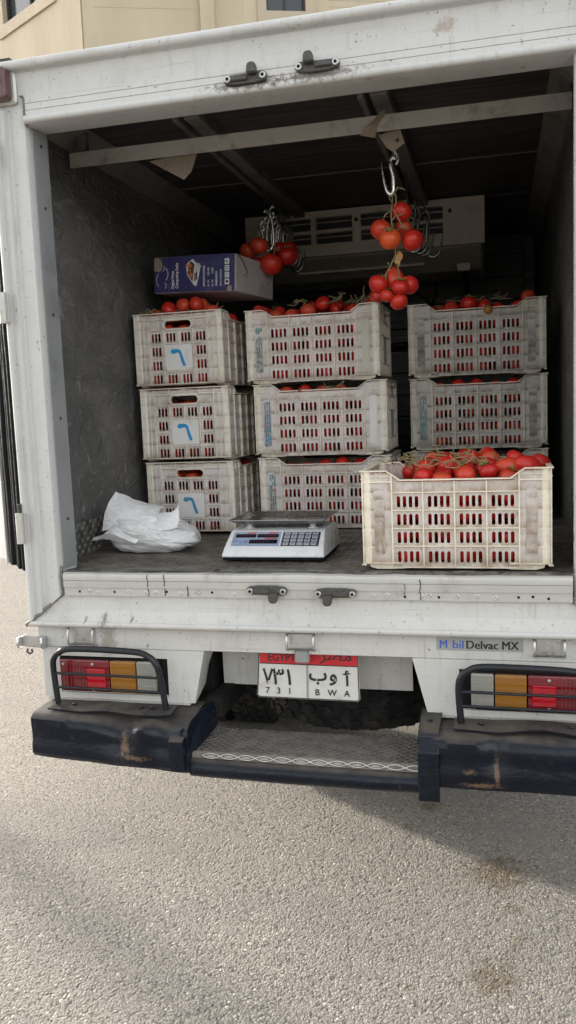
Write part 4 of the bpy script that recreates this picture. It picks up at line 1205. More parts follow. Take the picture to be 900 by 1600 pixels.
LV = (0.008, 0.075, 0.132, 0.190, 0.246)
def long_side():
    """front at y = -CD/2"""
    y = -CD / 2
    sh = MB()
    ys, yb = y + 0.010, y + 0.0125
    for i in range(4):
        x0 = -0.195 + i * 0.0975
        for j in range(4):
            slot_block(sh, x0, x0 + 0.0975, LV[j], LV[j + 1], 4, 0.0112, 0.037, ys, yb)
        sh.box(x0, x0 + 0.0975, ys, yb, LV[4], 0.2795)
    for s in (-1, 1):
        sh.prism([(s * 0.195, 0.279), (s * 0.168, 0.282), (s * 0.195, 0.3)], ys, yb, 'Y')
        sh.box(min(s * 0.195, s * 0.287), max(s * 0.195, s * 0.287), y + 0.0055, y + 0.0085, 0.022, 0.31)
    rb = MB()
    f = y
    for x in (-0.0975, 0.0, 0.0975):
        rb.box(x - 0.0019, x + 0.0019, f + 0.0006, ys, 0.006, 0.2805)
    for x in (-0.195, 0.195):
        rb.box(x - 0.0022, x + 0.0022, f, ys, 0.020, 0.302)
    for z in LV[1:]:
        rb.box(-0.195, 0.195, f + 0.0012, ys, z - 0.0016, z + 0.0016)
    rb.box(-0.195, 0.195, f + 0.004, ys + 0.004, 0.0045, 0.0085)
    for s in (-1, 1):
        a, b = sorted((s * 0.197, s * 0.2895))
        rb.box(a, b, f + 0.0003, f + 0.007, 0.2785, 0.2825)
        a, b = sorted((s * 0.165, s * 0.2895))
        rb.box(a, b, f - 0.001, f + 0.012, 0.0185, 0.0225)
        for x in (0.2435,):
            rb.box(s * x - 0.0012, s * x + 0.0012, f + 0.002, f + 0.007, 0.2825, 0.311)
        a, b = sorted((s * 0.197, s * 0.289))
        rb.box(a, b, f + 0.002, f + 0.007, 0.2965, 0.2985)
        rb.box(min(s * 0.2865, s * 0.2905), max(s * 0.2865, s * 0.2905), f, f + 0.010, 0.022, 0.312)
        rb.box(min(s * 0.2635, s * 0.2665), max(s * 0.2635, s * 0.2665), f + 0.0025, f + 0.007, 0.0225, 0.2785)
        for z in (0.07, 0.125, 0.18, 0.235):
            a, b = sorted((s * 0.258, s * 0.288))
            rb.box(a, b, f + 0.001, f + 0.007, z - 0.0013, z + 0.0013)
    rim = [(-0.292, 0.3135), (-0.212, 0.3135), (-0.168, 0.2835), (0.168, 0.2835), (0.212, 0.3135), (0.292, 0.3135)]
    up_ = [(a, b + 0.004) for a, b in rim][::-1]
    rb.prism(rim + up_, f - 0.0035, f + 0.0135, 'Y')
    return sh, rb


EV = (0.010, 0.068, 0.128, 0.187, 0.245)
def end_side():
    """built as if its front were at y = -CW/2, width CD along x"""
    y = -CW / 2
    ys, yb = y + 0.009, y + 0.0115
    sh = MB()
    for i in range(4):
        x0 = -0.136 + i * 0.068
        for j in range(4):
            if i in (1, 2) and j in (1, 2): continue
            slot_block(sh, x0, x0 + 0.068, EV[j], EV[j + 1], 3, 0.0104, 0.039, ys, yb)
    sh.box(-0.068, 0.068, ys, yb, EV[1], EV[3])
    sh.box(-0.136, -0.068, ys, yb, 0.245, 0.31); sh.box(0.068, 0.136, ys, yb, 0.245, 0.31)
    sh.box(-0.068, 0.068, ys, yb, 0.291, 0.31)
    slot_cell_h = MB()
    slot_cell(slot_cell_h, -0.024, 0.022, -0.068, 0.068, -0.001, 0.0, 0.034, 0.118, ys, yb, 6)
    sh.add([(p.z, p.y, 0.268 + p.x) for p in slot_cell_h.v], slot_cell_h.f)
    for s in (-1, 1):
        a, b = sorted((s * 0.136, s * 0.196))
        sh.box(a, b, y + 0.005, y + 0.008, 0.018, 0.31)
    rb = MB()
    for x in (-0.136, 0.136): rb.box(x - 0.0022, x + 0.0022, y, ys, 0.012, 0.2885)
    for x in (-0.068, 0.068): rb.box(x - 0.0016, x + 0.0016, y + 0.001, ys, 0.012, 0.245)
    rb.box(-0.0014, 0.0014, y + 0.001, ys, 0.012, EV[1]); rb.box(-0.0014, 0.0014, y + 0.001, ys, EV[3], EV[4])
    for z in (EV[1], EV[3], EV[4]): rb.box(-0.136, 0.136, y + 0.0012, ys, z - 0.0015, z + 0.0015)
    for s in (-1, 1):
        a, b = sorted((s * 0.068, s * 0.136))
        rb.box(a, b, y + 0.0012, ys, EV[2] - 0.0015, EV[2] + 0.0015)
        for x in (0.158, 0.178): rb.box(s * x - 0.0016, s * x + 0.0016, y + 0.0005, y + 0.006, 0.02, 0.2885)
        for z in (0.07, 0.125, 0.18, 0.235):
            a, b = sorted((s * 0.179, s * 0.198))
            rb.box(a, b, y + 0.001, y + 0.006, z - 0.0013, z + 0.0013)
    rb.box(-0.198, 0.198, y - 0.0004, ys, 0.2885, 0.292)
    rb.box(-0.198, 0.198, y + 0.002, ys, 0.3005, 0.3025)
    for x in (-0.136, -0.068, 0.068, 0.136, -0.172, 0.172): rb.box(x - 0.0012, x + 0.0012, y + 0.0014, ys, 0.292, 0.312)
    rb.box(-0.202, 0.202, y - 0.0035, y + 0.0135, 0.3137, 0.3178)
    rb.box(-0.202, 0.202, y - 0.002, y + 0.012, 0.0135, 0.018)
    # raised frame round the hand hole
    hf = []
    for k in range(24):
        a = 2 * PI * k / 24
        cx_ = 0.046 * (1 if math.cos(a) > 0 else -1)
        hf.append((cx_ + 0.0205 * math.cos(a), y + 0.003, 0.267 + 0.0195 * math.sin(a)))
    rb.tube(hf, 0.0042, 6, closed=True)
    arc = [(0.034 * math.cos(PI * k / 10), y + 0.004, 0.293 + 0.017 * math.sin(PI * k / 10)) for k in range(11)]
    rb.tube(arc, 0.0018, 5)
    return sh, rb


LS, LR = long_side()
ES, ER = end_side()
base = MB().box(-0.268, 0.268, -0.178, 0.178, 0.0105, 0.0135)
for sx_ in (-1, 1):
    for sy_ in (-1, 1):
        base.prism([(sx_ * 0.10, 0.010), (sx_ * 0.17, 0.0), (sx_ * 0.245, 0.0), (sx_ * 0.268, 0.006), (sx_ * 0.272, 0.018), (sx_ * 0.10, 0.018)], min(sy_ * 0.160, sy_ * 0.189), max(sy_ * 0.160, sy_ * 0.189), 'Y')
post = MB().tube([(0.274, -0.182, 0.0225), (0.274, -0.182, 0.3135)], 0.0172, 14)
for a in (0.15, 0.45, 0.75, 1.05, 1.35):
    c, s_ = math.cos(-a), math.sin(-a)
    post.tube([(0.274 + 0.0172 * c, -0.182 + 0.0172 * s_, 0.0225), (0.274 + 0.0172 * c, -0.182 + 0.0172 * s_, 0.2785)], 0.0014, 4)
def rplate(w, h, d=0.0025, r=0.006, y=0.0):
    pts = []
    for cx_, cz_, a0 in ((w / 2 - r, h / 2 - r, 0), (-w / 2 + r, h / 2 - r, 90), (-w / 2 + r, -h / 2 + r, 180), (w / 2 - r, -h / 2 + r, 270)):
        for k in range(4):
            a = rad(a0 + 30 * k)
            pts.append((cx_ + r * math.cos(a), cz_ + r * math.sin(a)))
    return MB().prism(pts, y - d, y, 'Y')
def brush(path, widths):
    P_ = smooth_path([(x, 0, z) for x, z in path], 4)
    L_, R_ = [], []
    for i, p in enumerate(P_):
        t = (P_[min(i + 1, len(P_) - 1)] - P_[max(i - 1, 0)]).normalized()
        k = i / (len(P_) - 1) * (len(widths) - 1)
        j = min(int(k), len(widths) - 2)
        w = widths[j] + (widths[j + 1] - widths[j]) * (k - j)
        L_.append((p.x - t.z * w, p.z + t.x * w)); R_.append((p.x + t.z * w, p.z - t.x * w))
    return L_ + R_[::-1]
num_pts = brush([(-0.033, 0.030), (-0.024, 0.025), (-0.008, 0.027), (0.004, 0.024), (0.010, 0.010), (0.016, -0.012), (0.025, -0.038)], [0.007, 0.0105, 0.0075, 0.0065, 0.0058, 0.0068, 0.0062])

def style_meshes(sheet, rib):
    d = {}
    d['ls'] = LS.mesh('long_side', sheet, weld=True); d['lr'] = LR.mesh('long_ribs', rib)
    d['es'] = ES.mesh('end_side', sheet, weld=True); d['er'] = ER.mesh('end_ribs', rib)
    d['base'] = base.mesh('base', rib); d['post'] = post.mesh('corner_post', rib, smooth=40)
    return d
STY = {'crate': style_meshes('crate_sheet', 'crate_rib'), 'clean': style_meshes('clean_sheet', 'clean_rib'), 'grey': style_meshes('grey_sheet', 'grey_rib')}
lab_me = {k: rplate(0.032, 0.205).mesh('label_plate', m) for k, m in (('cream', 'plate_cream'), ('white', 'number_plate'), ('dull', 'crate_sheet'), ('grey', 'grey_sheet'), ('front', 'clean_sheet'))}
num_plate_me = rplate(0.122, 0.108, 0.004, 0.006).mesh('number_plate', 'number_plate')

def stencil(mat, worn, seed):
    """three columns of worn stencil marks, too rubbed to read"""
    rnd = random.Random(seed)
    mb = MB()
    for c in range(3):
        z = 0.092
        x = -0.0105 + c * 0.0092
        while z > -0.094:
            h = rnd.choice((0.004, 0.006, 0.009, 0.014))
            if rnd.random() > worn:
                w = rnd.uniform(0.0055, 0.0078)
                j = [rnd.uniform(-0.0009, 0.0009) for _ in range(8)]
                mb.prism([(x + j[0], z + j[1]), (x + w * 0.5 + j[2], z + 0.001 + j[3]), (x + w + j[4], z + j[5]), (x + w + j[6], z - h), (x + w * 0.55, z - h + j[7]), (x + w * 0.2 + j[0], z - h * 0.8)], -0.0034, -0.0026, 'Y')
            z -= h + rnd.uniform(0.0008, 0.003)
    return mb.mesh('stencil_print', mat)
def emboss(seed):
    rnd = random.Random(seed)
    mb = MB()
    for c, (x, dx) in enumerate(((-0.008, 0.010), (0.009, 0.009))):
        z = 0.090
        while z > -0.092:
            h = rnd.uniform(0.003, 0.006) if c else rnd.uniform(0.005, 0.013)
            pts = [(x + rnd.uniform(-dx, dx) * 0.5, -0.0026, z), (x + rnd.uniform(-dx, dx) * 0.6, -0.0036, z - h * 0.5), (x + rnd.uniform(-dx, dx) * 0.5, -0.0026, z - h)]
            mb.tube(smooth_path(pts, 3), 0.0011, 4)
            z -= h * 0.8 + 0.0012
    return mb.mesh('embossed_marks', 'clean_sheet')


simple('numeral_pale', (0.05, 0.30, 0.48), 0.5, 0, (0.5, 0.55, 0.58), 0.7, 60.0, bump=0)
def crate(loc, rotz, style, label, left=None, right=None, marks=None, numeral=False):
    d = STY[style]
    t = thing('crate', label, 'crate', loc, rotz, 'plastic tomato crates')
    for k in (0, 1):
        ls = link('long_side', d['ls'], t, rot=(0, 0, PI * k))
        link('ribs', d['lr'], ls)
        es = link('end_side', d['es'], t, rot=(0, 0, PI / 2 + PI * k))
        link('ribs', d['er'], es)
        npl = link('number_plate', num_plate_me, t, loc=(CW / 2 - 0.008, 0, 0.1285) if k == 0 else (-CW / 2 + 0.008, 0, 0.1285), rot=(0, 0, PI / 2 + PI * k))
        if numeral and k == 0:
            mb = MB().prism(num_pts, -0.0052, -0.0042, 'Y')
            mb.build('numeral', 'numeral_pale' if loc[2] < ZF + 0.1 else 'numeral_blue', npl)
    link('base', d['base'], t)
    for k, (a, b) in enumerate(((1, 1), (-1, 1), (-1, -1), (1, -1))):
        o = link('corner_post', d['post'], t)
        o.scale = (a, b, 1)
    y = -CD / 2 + 0.0055
    lp = link('label_plate', lab_me[left or 'dull'], t, loc=(-0.236, y, 0.150))
    link('label_plate', lab_me[right or 'dull'], t, loc=(0.232, y, 0.150))
    if marks: link('stencil_print' if 'stencil' in marks.name else 'embossed_marks', marks, lp)
    return t


# ------------------------------------------------------------------ tomatoes
def tomato_mb(seed, n=18, m=11, sx=1, sy=1, sz=0.86, lobes=5, amp=0.03):
    rnd = random.Random(seed)
    ph = rnd.uniform(0, 6)
    vs = [(0, 0, 0.80 * sz)]
    for j in range(1, m):
        th = PI * j / m
        for i in range(n):
            a = 2 * PI * i / n
            r = math.sin(th) * (1 + amp * math.cos(lobes * a + ph) * math.cos(th) ** 2 + 0.03 * noise.noise(Vector((math.cos(a), math.sin(a), th + seed))))
            z = math.cos(th)
            z -= 0.22 * math.exp(-(th / 0.42) ** 2)
            vs.append((r * math.cos(a) * sx, r * math.sin(a) * sy, z * sz))
    vs.append((0, 0, -0.985 * sz))
    fs = [(0, 1 + i, 1 + (i + 1) % n) for i in range(n)]
    for j in range(m - 2):
        o = 1 + j * n
        fs += [(o + i, o + n + i, o + n + (i + 1) % n, o + (i + 1) % n) for i in range(n)]
    L = len(vs) - 1
    o = 1 + (m - 2) * n
    fs += [(o + i, L, o + (i + 1) % n) for i in range(n)]
    return MB().add(vs, fs)
def tmesh(mb, mat): return mb.mesh('tomato', mat, smooth=180)
TM = [tmesh(tomato_mb(k, sz=z, amp=a, lobes=l), mat) for k, (z, a, l, mat) in enumerate(((0.86, 0.03, 5, 'tomato_red'), (0.90, 0.02, 4, 'tomato_red'), (0.82, 0.05, 6, 'tomato_deep'), (0.95, 0.03, 5, 'tomato_red'), (0.88, 0.04, 7, 'tomato_deep')))]
TM += [tmesh(tomato_mb(50, sx=1.04, sy=0.93, sz=1.02, amp=0.08, lobes=4), 'tomato_red'), tmesh(tomato_mb(51, sx=0.95, sy=1.0, sz=1.18, amp=0.06, lobes=3), 'tomato_pale'), tmesh(tomato_mb(52, sx=1.08, sy=0.98, sz=0.78, amp=0.10, lobes=6), 'tomato_deep')]
TM_OR = tmesh(tomato_mb(31, sz=0.92, amp=0.02), 'tomato_orange')
TM_GR = tmesh(tomato_mb(32, sz=0.95), 'tomato_green')
TM_PL = [tmesh(tomato_mb(40 + k, sx=1.0, sy=0.92, sz=1.5, amp=0.05, lobes=3), 'tomato_red') for k in range(2)]
cal = MB()
for k in range(6):
    a = 2 * PI * k / 6 + 0.3 * math.sin(k * 2.7)
    c, s_ = math.cos(a), math.sin(a)
    L = 0.62 + 0.14 * math.sin(k * 4.1)
    pts = [(0.0, 0.09, 0.66), (0.22, 0.10, 0.78), (0.45, 0.07, 0.86 + 0.05 * math.sin(k)), (L, 0.0, 0.84 + 0.13 * math.sin(k * 1.9))]
    vs = []
    for r, w, z in pts:
        vs += [(r * c - w * s_, r * s_ + w * c, z), (r * c, r * s_, z + 0.035), (r * c + w * s_, r * s_ - w * c, z)]
    cal.add(vs, [(i * 3 + q, i * 3 + q + 1, i * 3 + q + 4, i * 3 + q + 3) for i in range(3) for q in (0, 1)])
cal.tube([(0, 0, 0.70), (0.02, 0.01, 0.9), (0.08, 0.03, 1.1)], [0.06, 0.05, 0.07], 6)
CAL = cal.mesh('calyx', 'calyx', smooth=50)


def tomato(loc, r, label, group, rot=None, me=None, calyx=False, parent=None, rnd=random):
    me = me or rnd.choice(TM)
    if calyx and rot is None: rot = (rnd.uniform(0.1, 1.0), rnd.uniform(-0.7, 0.7), rnd.uniform(0, 6.28))
    rot = rot if rot is not None else (rnd.uniform(-1.3, 1.3), rnd.uniform(-1.3, 1.3), rnd.uniform(0, 6.28))
    o = link('tomato', me, parent, loc=loc, rot=rot)
    if not parent: tag(o, label, 'tomato', group)
    o.scale = (r * rnd.uniform(0.97, 1.04),) * 2 + (r * rnd.uniform(0.95, 1.05),)
    if calyx: link('calyx', CAL, o)
    return o


# loose filling seen through the slots: past the first three hundred, one body per crate
def fill_mesh(seed):
    rnd = random.Random(seed)
    mb = MB()
    src = tomato_mb(3, 9, 6, sz=0.9)
    for i in range(8):
        for j in range(5):
            for k in range(4):
                if 1 < i < 6 and 0 < j < 4 and k < 3: continue
                r = rnd.uniform(0.030, 0.037)
                x = -0.232 + i * 0.0663 + rnd.uniform(-0.006, 0.006)
                y = -0.146 + j * 0.073 + rnd.uniform(-0.004, 0.004)
                z = 0.045 + k * 0.064 + rnd.uniform(-0.007, 0.007)
                m = T(x, y, z) @ Rz(rnd.uniform(0, 6)) @ Rx(rnd.uniform(-1, 1)) @ Matrix.Diagonal((r, r, r, 1))
                mb.add([m @ p for p in src.v], src.f)
    return mb.mesh('tomato_filling', 'tomato_red', smooth=180, weld=False)
FILL = [fill_mesh(1), fill_mesh(2)]

def vines(name, base_loc, x0, x1, y0, y1, z, n, seed, label, mat='vine', r=0.0026, ht=0.03):
    rnd = random.Random(seed)
    mb = MB()
    for _ in range(n):
        p = Vector((rnd.uniform(x0, x1), rnd.uniform(y0, y1), z + rnd.uniform(-0.01, ht * 0.5)))
        d = rnd.uniform(0, 6.28)
        pts = [p.copy()]
        for k in range(rnd.randint(3, 5)):
            d += rnd.uniform(-0.9, 0.9)
            p = p + Vector((math.cos(d) * 0.022, math.sin(d) * 0.018, rnd.uniform(-0.012, 0.012)))
            p.z = min(max(p.z, z - 0.012), z + ht)
            pts.append(p.copy())
        sp_ = smooth_path(pts, 3)
        mb.tube(sp_, [r * rnd.uniform(0.7, 1.2) for _ in sp_], 5)
        if rnd.random() < 0.75:
            q = sp_[len(sp_) // 2]
            a = rnd.uniform(0, 6.28)
            mb.tube([q, q + Vector((math.cos(a) * 0.012, math.sin(a) * 0.012, 0.008)), q + Vector((math.cos(a) * 0.022, math.sin(a) * 0.02, 0.012 + rnd.uniform(-0.01, 0.015)))], [r, r * 0.8, r * 1.1], 4)
    o = mb.build(name, mat, smooth=60)
    o.location = base_loc
    return tag(o, label, 'vine stems', kind='stuff')


PITCH = 0.320
st_t = [stencil('stencil_teal', 0.22, 1), stencil('stencil_blue', 0.10, 2), stencil('stencil_teal', 0.3, 3), stencil('stencil_teal', 0.15, 4)]
em = emboss(5)
LX, LY = -0.706, 0.86 + CW / 2
MX, MY = -0.142, 1.00 + CD / 2
RX, RY = 0.523, 1.20 + CD / 2
FX, FY = 0.4785, 0.052 + CD / 2

def zc(k): return ZF + 0.002 + PITCH * k
crate((LX + 0.012, LY, zc(0)), -PI / 2, 'crate', 'dirty white crate with a blue numeral behind the plastic bag, bottom of the left stack', numeral=True)
crate((LX + 0.002, LY - 0.004, zc(1)), -PI / 2 + 0.01, 'crate', 'dirty white crate with a bold blue numeral, middle of the left stack', numeral=True)
crate((LX - 0.008, LY + 0.004, zc(2)), -PI / 2 - 0.008, 'crate', 'dirty white crate with a blue numeral, directly under the blue scale carton', numeral=True)
crate((MX + 0.016, MY, zc(0)), 0.0, 'crate', 'grimy white crate standing on the floor behind the weighing scale', marks=st_t[0])
crate((MX + 0.006, MY - 0.004, zc(1)), 0.006, 'crate', 'white crate with bright blue stencil and clean white label, middle of the central stack', right='white', marks=st_t[1])
crate((MX - 0.018, MY, zc(2)), 0.0, 'crate', 'white crate with teal stencil and cream label, topmost of the central stack', right='cream', marks=st_t[2])
crate((RX + 0.004, RY, zc(0)), 0.0, 'grey', 'grey crate half hidden behind the front tomato crate, lowest of the right stack', 'grey', 'grey')
crate((RX + 0.002, RY, zc(1)), 0.004, 'grey', 'grey crate with a teal stencil mark, middle of the right stack', 'grey', 'grey', marks=st_t[3])
crate((RX, RY, zc(2)), -0.004, 'grey', 'grey crate with a green tomato on its front, topmost of the right stack', 'grey', 'grey')
crate((FX, FY, ZF + 0.008), 0.0, 'clean', 'cream white crate heaped with tomatoes standing alone at the load floor edge', 'front', 'front', marks=em)

def filling(x, y, z, rot, k, where):
    o = link('tomato_filling', FILL[k], loc=(x, y, z), rot=(0, 0, rot), label='mass of red tomatoes filling ' + where, cat='tomatoes', kind='stuff')
for k, w in enumerate(('the bottom crate of the left stack', 'the middle crate of the left stack', 'the top crate of the left stack')):
    filling(LX, LY, zc(k), -PI / 2, k % 2, w)
for k, w in enumerate(('the bottom crate of the central stack', 'the middle crate of the central stack', 'the top crate of the central stack')):
    filling(MX, MY, zc(k), 0, (k + 1) % 2, w)
for k, w in enumerate(('the bottom crate of the right stack', 'the middle crate of the right stack', 'the top crate of the right stack')):
    filling(RX, RY, zc(k), 0, k % 2, w)
filling(FX, FY, ZF + 0.008, 0, 1, 'the single front crate')

rt = random.Random(12)
ORD = ['first', 'second', 'third', 'fourth', 'fifth', 'sixth', 'seventh', 'eighth', 'ninth', 'tenth']
def heap(cx, cy, z, rot, xs, ys, top, jit, where, group, cal_p=0.15):
    """one layer of tomatoes; top = height of their tops over the crate base, a function of local x, y"""
    c, s_ = math.cos(rot), math.sin(rot)
    turned = abs(rot) > 1
    rows = sorted(xs, reverse=True) if turned else sorted(ys)
    cols = sorted(ys) if turned else sorted(xs)
    for a, rv in enumerate(rows):
        for b, cv in enumerate(cols):
            x, y = (rv, cv) if turned else (cv, rv)
            lx, ly = x + rt.uniform(-jit, jit), y + rt.uniform(-jit, jit)
            r = rt.uniform(0.027, 0.038)
            tz = top(lx, ly) + rt.uniform(-0.012, 0.008) - r * 0.88
            row = '' if len(rows) == 1 else (' of the front row' if a == 0 else ' of the %s row back' % ORD[a])
            lab = 'red tomato %s from the left%s %s' % (ORD[b], row, where) if len(cols) > 1 else 'red tomato %s from the front %s' % (ORD[a], where)
            tomato((cx + lx * c - ly * s_, cy + lx * s_ + ly * c, z + tz), r, lab, group, calyx=rt.random() < cal_p, rnd=rt)
fr_ = lambda a, b, n: [a + (b - a) * i / (n - 1) for i in range(n)]
heap(FX, FY, ZF + 0.008, 0, fr_(-0.235, 0.235, 8), fr_(-0.138, 0.138, 5), lambda x, y: 0.309 + 0.014 * math.sin(x * 17 + y * 9) + 0.020 * (abs(x) < 0.14) - 0.045 * (x < -0.17) + 0.02 * (y > 0), 0.010,
     'in the front crate', 'tomatoes heaped in the front crate', 0.6)
heap(MX - 0.018, MY, zc(2), 0, fr_(-0.24, 0.24, 8), (-0.138, -0.068, 0.004), lambda x, y: 0.338 + 0.022 * math.sin(x * 21 + 1) * (abs(x) < 0.2) + 0.012 * (y > -0.1), 0.010,
     'on the central stack', 'tomatoes on the central stack', 0.35)
heap(RX, RY, zc(2), 0, fr_(-0.24, 0.24, 8), (-0.138, -0.068, 0.004), lambda x, y: 0.325 + 0.022 * math.sin(x * 19 + 2.4), 0.010,
     'on the right stack', 'tomatoes on the right stack', 0.3)
heap(LX, LY, zc(2), -PI / 2, fr_(-0.02, 0.232, 5), (-0.13, -0.065, 0.0, 0.065, 0.13), lambda x, y: 0.362 + 0.014 * math.sin(y * 40) - (0.055 if y < -0.1 else 0.02 * (y > 0.1)) + (0.018 if x > 0.2 else 0), 0.008,
     'under the blue carton', 'tomatoes on the left stack', 0.3)
for k in (0, 1):
    lvl = ('lower', 'upper')[k]
    heap(MX + 0.01, MY, zc(k), 0, fr_(-0.16, 0.16, 5), (-0.142,), lambda x, y: 0.302, 0.005, 'in the %s gap of the central stack' % lvl, 'tomatoes in the gaps of the central stack', 0.2)
    heap(RX, RY, zc(k), 0, fr_(-0.16, 0.16, 5), (-0.142,), lambda x, y: 0.302, 0.005, 'in the %s gap of the right stack' % lvl, 'tomatoes in the gaps of the right stack', 0.2)
    heap(LX, LY, zc(k), -PI / 2, fr_(-0.16, 0.16, 5), (0.142,), lambda x, y: 0.290, 0.005, 'in the %s side gap of the left stack' % lvl, 'tomatoes in the gaps of the left stack', 0.1)
# singled-out tomatoes
tomato((0.640, 0.150, 1.392), 0.029, 'small pointed red tomato left of the large long tomato on the front crate', None, (0.1, 1.45, 0.35), TM_PL[0])
tomato((0.668, 0.250, 1.412), 0.032, 'round red tomato behind the pile at the right end of the front heap', None, (0.4, 0.3, 1.0), TM[0])
tomato((0.702, 0.165, 1.392), 0.032, 'large long tomato topping the small pile at the right end of the front crate', None, (-0.25, 1.9, 0.1), TM_PL[1])
tomato((0.742, 0.240, 1.392), 0.037, 'paler red tomato in the back right corner of the front crate', None, (0.5, 0.2, 2.0), TM[1])
tomato((0.575, 1.198, zc(2) + 0.277), 0.0195, 'small green unripe tomato on the front of the top grey crate', None, (0.3, 0.2, 0), TM_GR, calyx=True)
tomato((0.745, 1.36, zc(2) + 0.335), 0.032, 'red tomato perched on the right corner of the top grey crate', None, (1.2, 0.3, 0), TM[3])

vines('vine_stems', (FX, FY, ZF + 0.008), -0.20, 0.02, -0.17, 0.10, 0.330, 20, 3, 'tangle of dry green vine stems on the left of the front heap', r=0.0022)
vines('vine_stems', (FX, FY, ZF + 0.008), -0.05, 0.16, -0.17, 0.05, 0.345, 10, 9, 'few pale vine stems over the middle of the front heap', r=0.0024)
vines('vine_stems', (MX, MY, zc(2)), 0.02, 0.2, -0.16, -0.02, 0.34, 16, 4, 'vine stems on the right of the central top crate', r=0.0022)
vines('vine_stems', (MX, MY, zc(2)), -0.16, -0.02, -0.16, -0.05, 0.34, 5, 14, 'sparse vine stems on the left of the central top crate', r=0.0022)
vines('vine_stems', (RX, RY, zc(2)), -0.12, 0.16, -0.16, -0.02, 0.33, 12, 5, 'pale vine stems on the top grey crate', r=0.0018)
vines('vine_stems', (LX, LY, zc(2)), -0.12, 0.12, -0.29, -0.18, 0.320, 10, 6, 'dull vine stems on the left top crate', r=0.0022, ht=0.02)
vines('vine_stems', (MX, MY, zc(1)), -0.05, 0.17, -0.185, -0.16, 0.292, 7, 7, 'dry stems in the gap under the central top crate', 'vine_dry', 0.0018, 0.01)
vines('vine_stems', (RX, RY, zc(0)), -0.08, 0.03, -0.19, -0.16, 0.290, 22, 8, 'clump of straw coloured dry stems on the lowest grey crate', 'vine_dry', 0.0022, 0.016)
o = MB().tube(smooth_path([(0.09, 1.10, zc(2) + 0.315), (0.07, 1.10, zc(2) + 0.33), (0.055, 1.10, zc(2) + 0.375), (0.06, 1.10, zc(2) + 0.40)], 4), 0.0028, 6)
o.tube(smooth_path([(0.055, 1.10, zc(2) + 0.365), (0.03, 1.09, zc(2) + 0.335), (0.015, 1.09, zc(2) + 0.318)], 4), 0.0026, 6)
tag(o.build('vine_stalk', 'vine', smooth=60), 'bare forked vine stalk sticking up from the central top crate', 'vine stalk')

# ------------------------------------------------------------------ hooks and hanging trusses
def hook(loc, rotz, size, label, group, y_lean=0.0, mat='steel_hook'):
    """double meat hook: round eye above, long pointed bend below"""
    pts = [(0.006, 0, 0.018), (0.012, 0, 0.008), (0.008, 0, -0.002), (-0.002, 0, 0.0), (-0.006, 0, 0.012), (-0.003, 0, 0.03), (0.006, 0, 0.042), (0.012, 0, 0.034)]
    low = [(0, 0, 0), (0.004, 0, -0.03), (0.006, 0, -0.075), (0.002, 0, -0.105), (-0.014, 0, -0.122), (-0.034, 0, -0.112), (-0.046, 0, -0.08), (-0.052, 0, -0.04)]
    mb = MB()
    m = T(*loc) @ Rz(rotz) @ Rx(y_lean) @ Matrix.Diagonal((size, size, size, 1))
    p1 = [m @ p for p in smooth_path(pts, 4)]
    mb.tube(p1, 0.0048 * size, 8)
    p2 = [m @ p for p in smooth_path(low, 5)]
    L = len(p2)
    mb.tube(p2, [0.0066 * size * (1 if i < L * 0.72 else max(0.12, 1 - (i - L * 0.72) / (L * 0.28))) for i in range(L)], 8)
    o = mb.build('meat_hook', mat, smooth=60)
    return tag(o, label, 'hook', group)

rh = random.Random(5)
# tight row of hooks on the left roof beam
for k in range(8):
    y = 1.36 + k * 0.055
    hook((-0.428 + 0.004 * k + rh.uniform(-0.010, 0.010), y, 2.468 + rh.uniform(-0.012, 0.008)), rh.uniform(2.75, 3.35), 1.22 + rh.uniform(-0.05, 0.12),
         '%s steel hook from the front in the row under the left roof beam' % ORD[k], 'hooks on the left roof beam', mat='steel_hook' if k < 4 else 'steel_shaded')  # rear hooks take the steel copy with shade in its colour
    ch = MB()
    ch.tube(smooth_path([(-0.427, y, 2.50), (-0.437, y, 2.53), (-0.435, y, 2.575), (-0.445, y, 2.62)], 4), 0.0036, 6)
    tag(ch.build('hanger_link', 'steel_shaded', smooth=60), 'steel link of the %s hook from the front under the left roof beam' % ORD[k], 'link', 'links on the left roof beam')
hook((-0.385, 1.27, 2.472), 0.25, 1.2, 'nearest steel hook of the left row, bearing the tomato bunch', None)
hook((-0.44, 1.30, 2.425), 0.1, 0.95, 'steel hook with one bright point rising left of the left tomato bunch', None)
# link and large hook under the right roof beam
lk = MB()
lk.tube(smooth_path([(0.243, 0.60, 2.552), (0.247, 0.60, 2.53), (0.250, 0.60, 2.515)], 4), 0.006, 8)
lk.tube(smooth_path([(0.252, 0.60, 2.565), (0.256, 0.60, 2.53), (0.268, 0.60, 2.497), (0.270, 0.60, 2.478), (0.262, 0.60, 2.463)], 5), 0.0062, 8)
lk.tube(smooth_path([(0.255, 0.60, 2.496), (0.248, 0.598, 2.482), (0.252, 0.60, 2.500), (0.257, 0.602, 2.51)], 4), 0.006, 8)
tag(lk.build('hanger_link', 'steel_hook', smooth=60), 'bright steel link between the right roof beam and the big hook', 'link')
bh = MB()
path = smooth_path([(0.262, 0.598, 2.482), (0.252, 0.598, 2.490), (0.243, 0.60, 2.478), (0.245, 0.60, 2.455), (0.251, 0.60, 2.43), (0.252, 0.60, 2.395), (0.250, 0.60, 2.372), (0.242, 0.60, 2.362), (0.230, 0.60, 2.372), (0.220, 0.60, 2.400), (0.213, 0.60, 2.44), (0.209, 0.60, 2.482)], 5)
L = len(path)
bh.tube(path, [0.0062 if i < 12 else (0.0085 if i < L * 0.7 else max(0.001, 0.0085 * (1 - (i - L * 0.7) / (L * 0.3)))) for i in range(L)], 10)
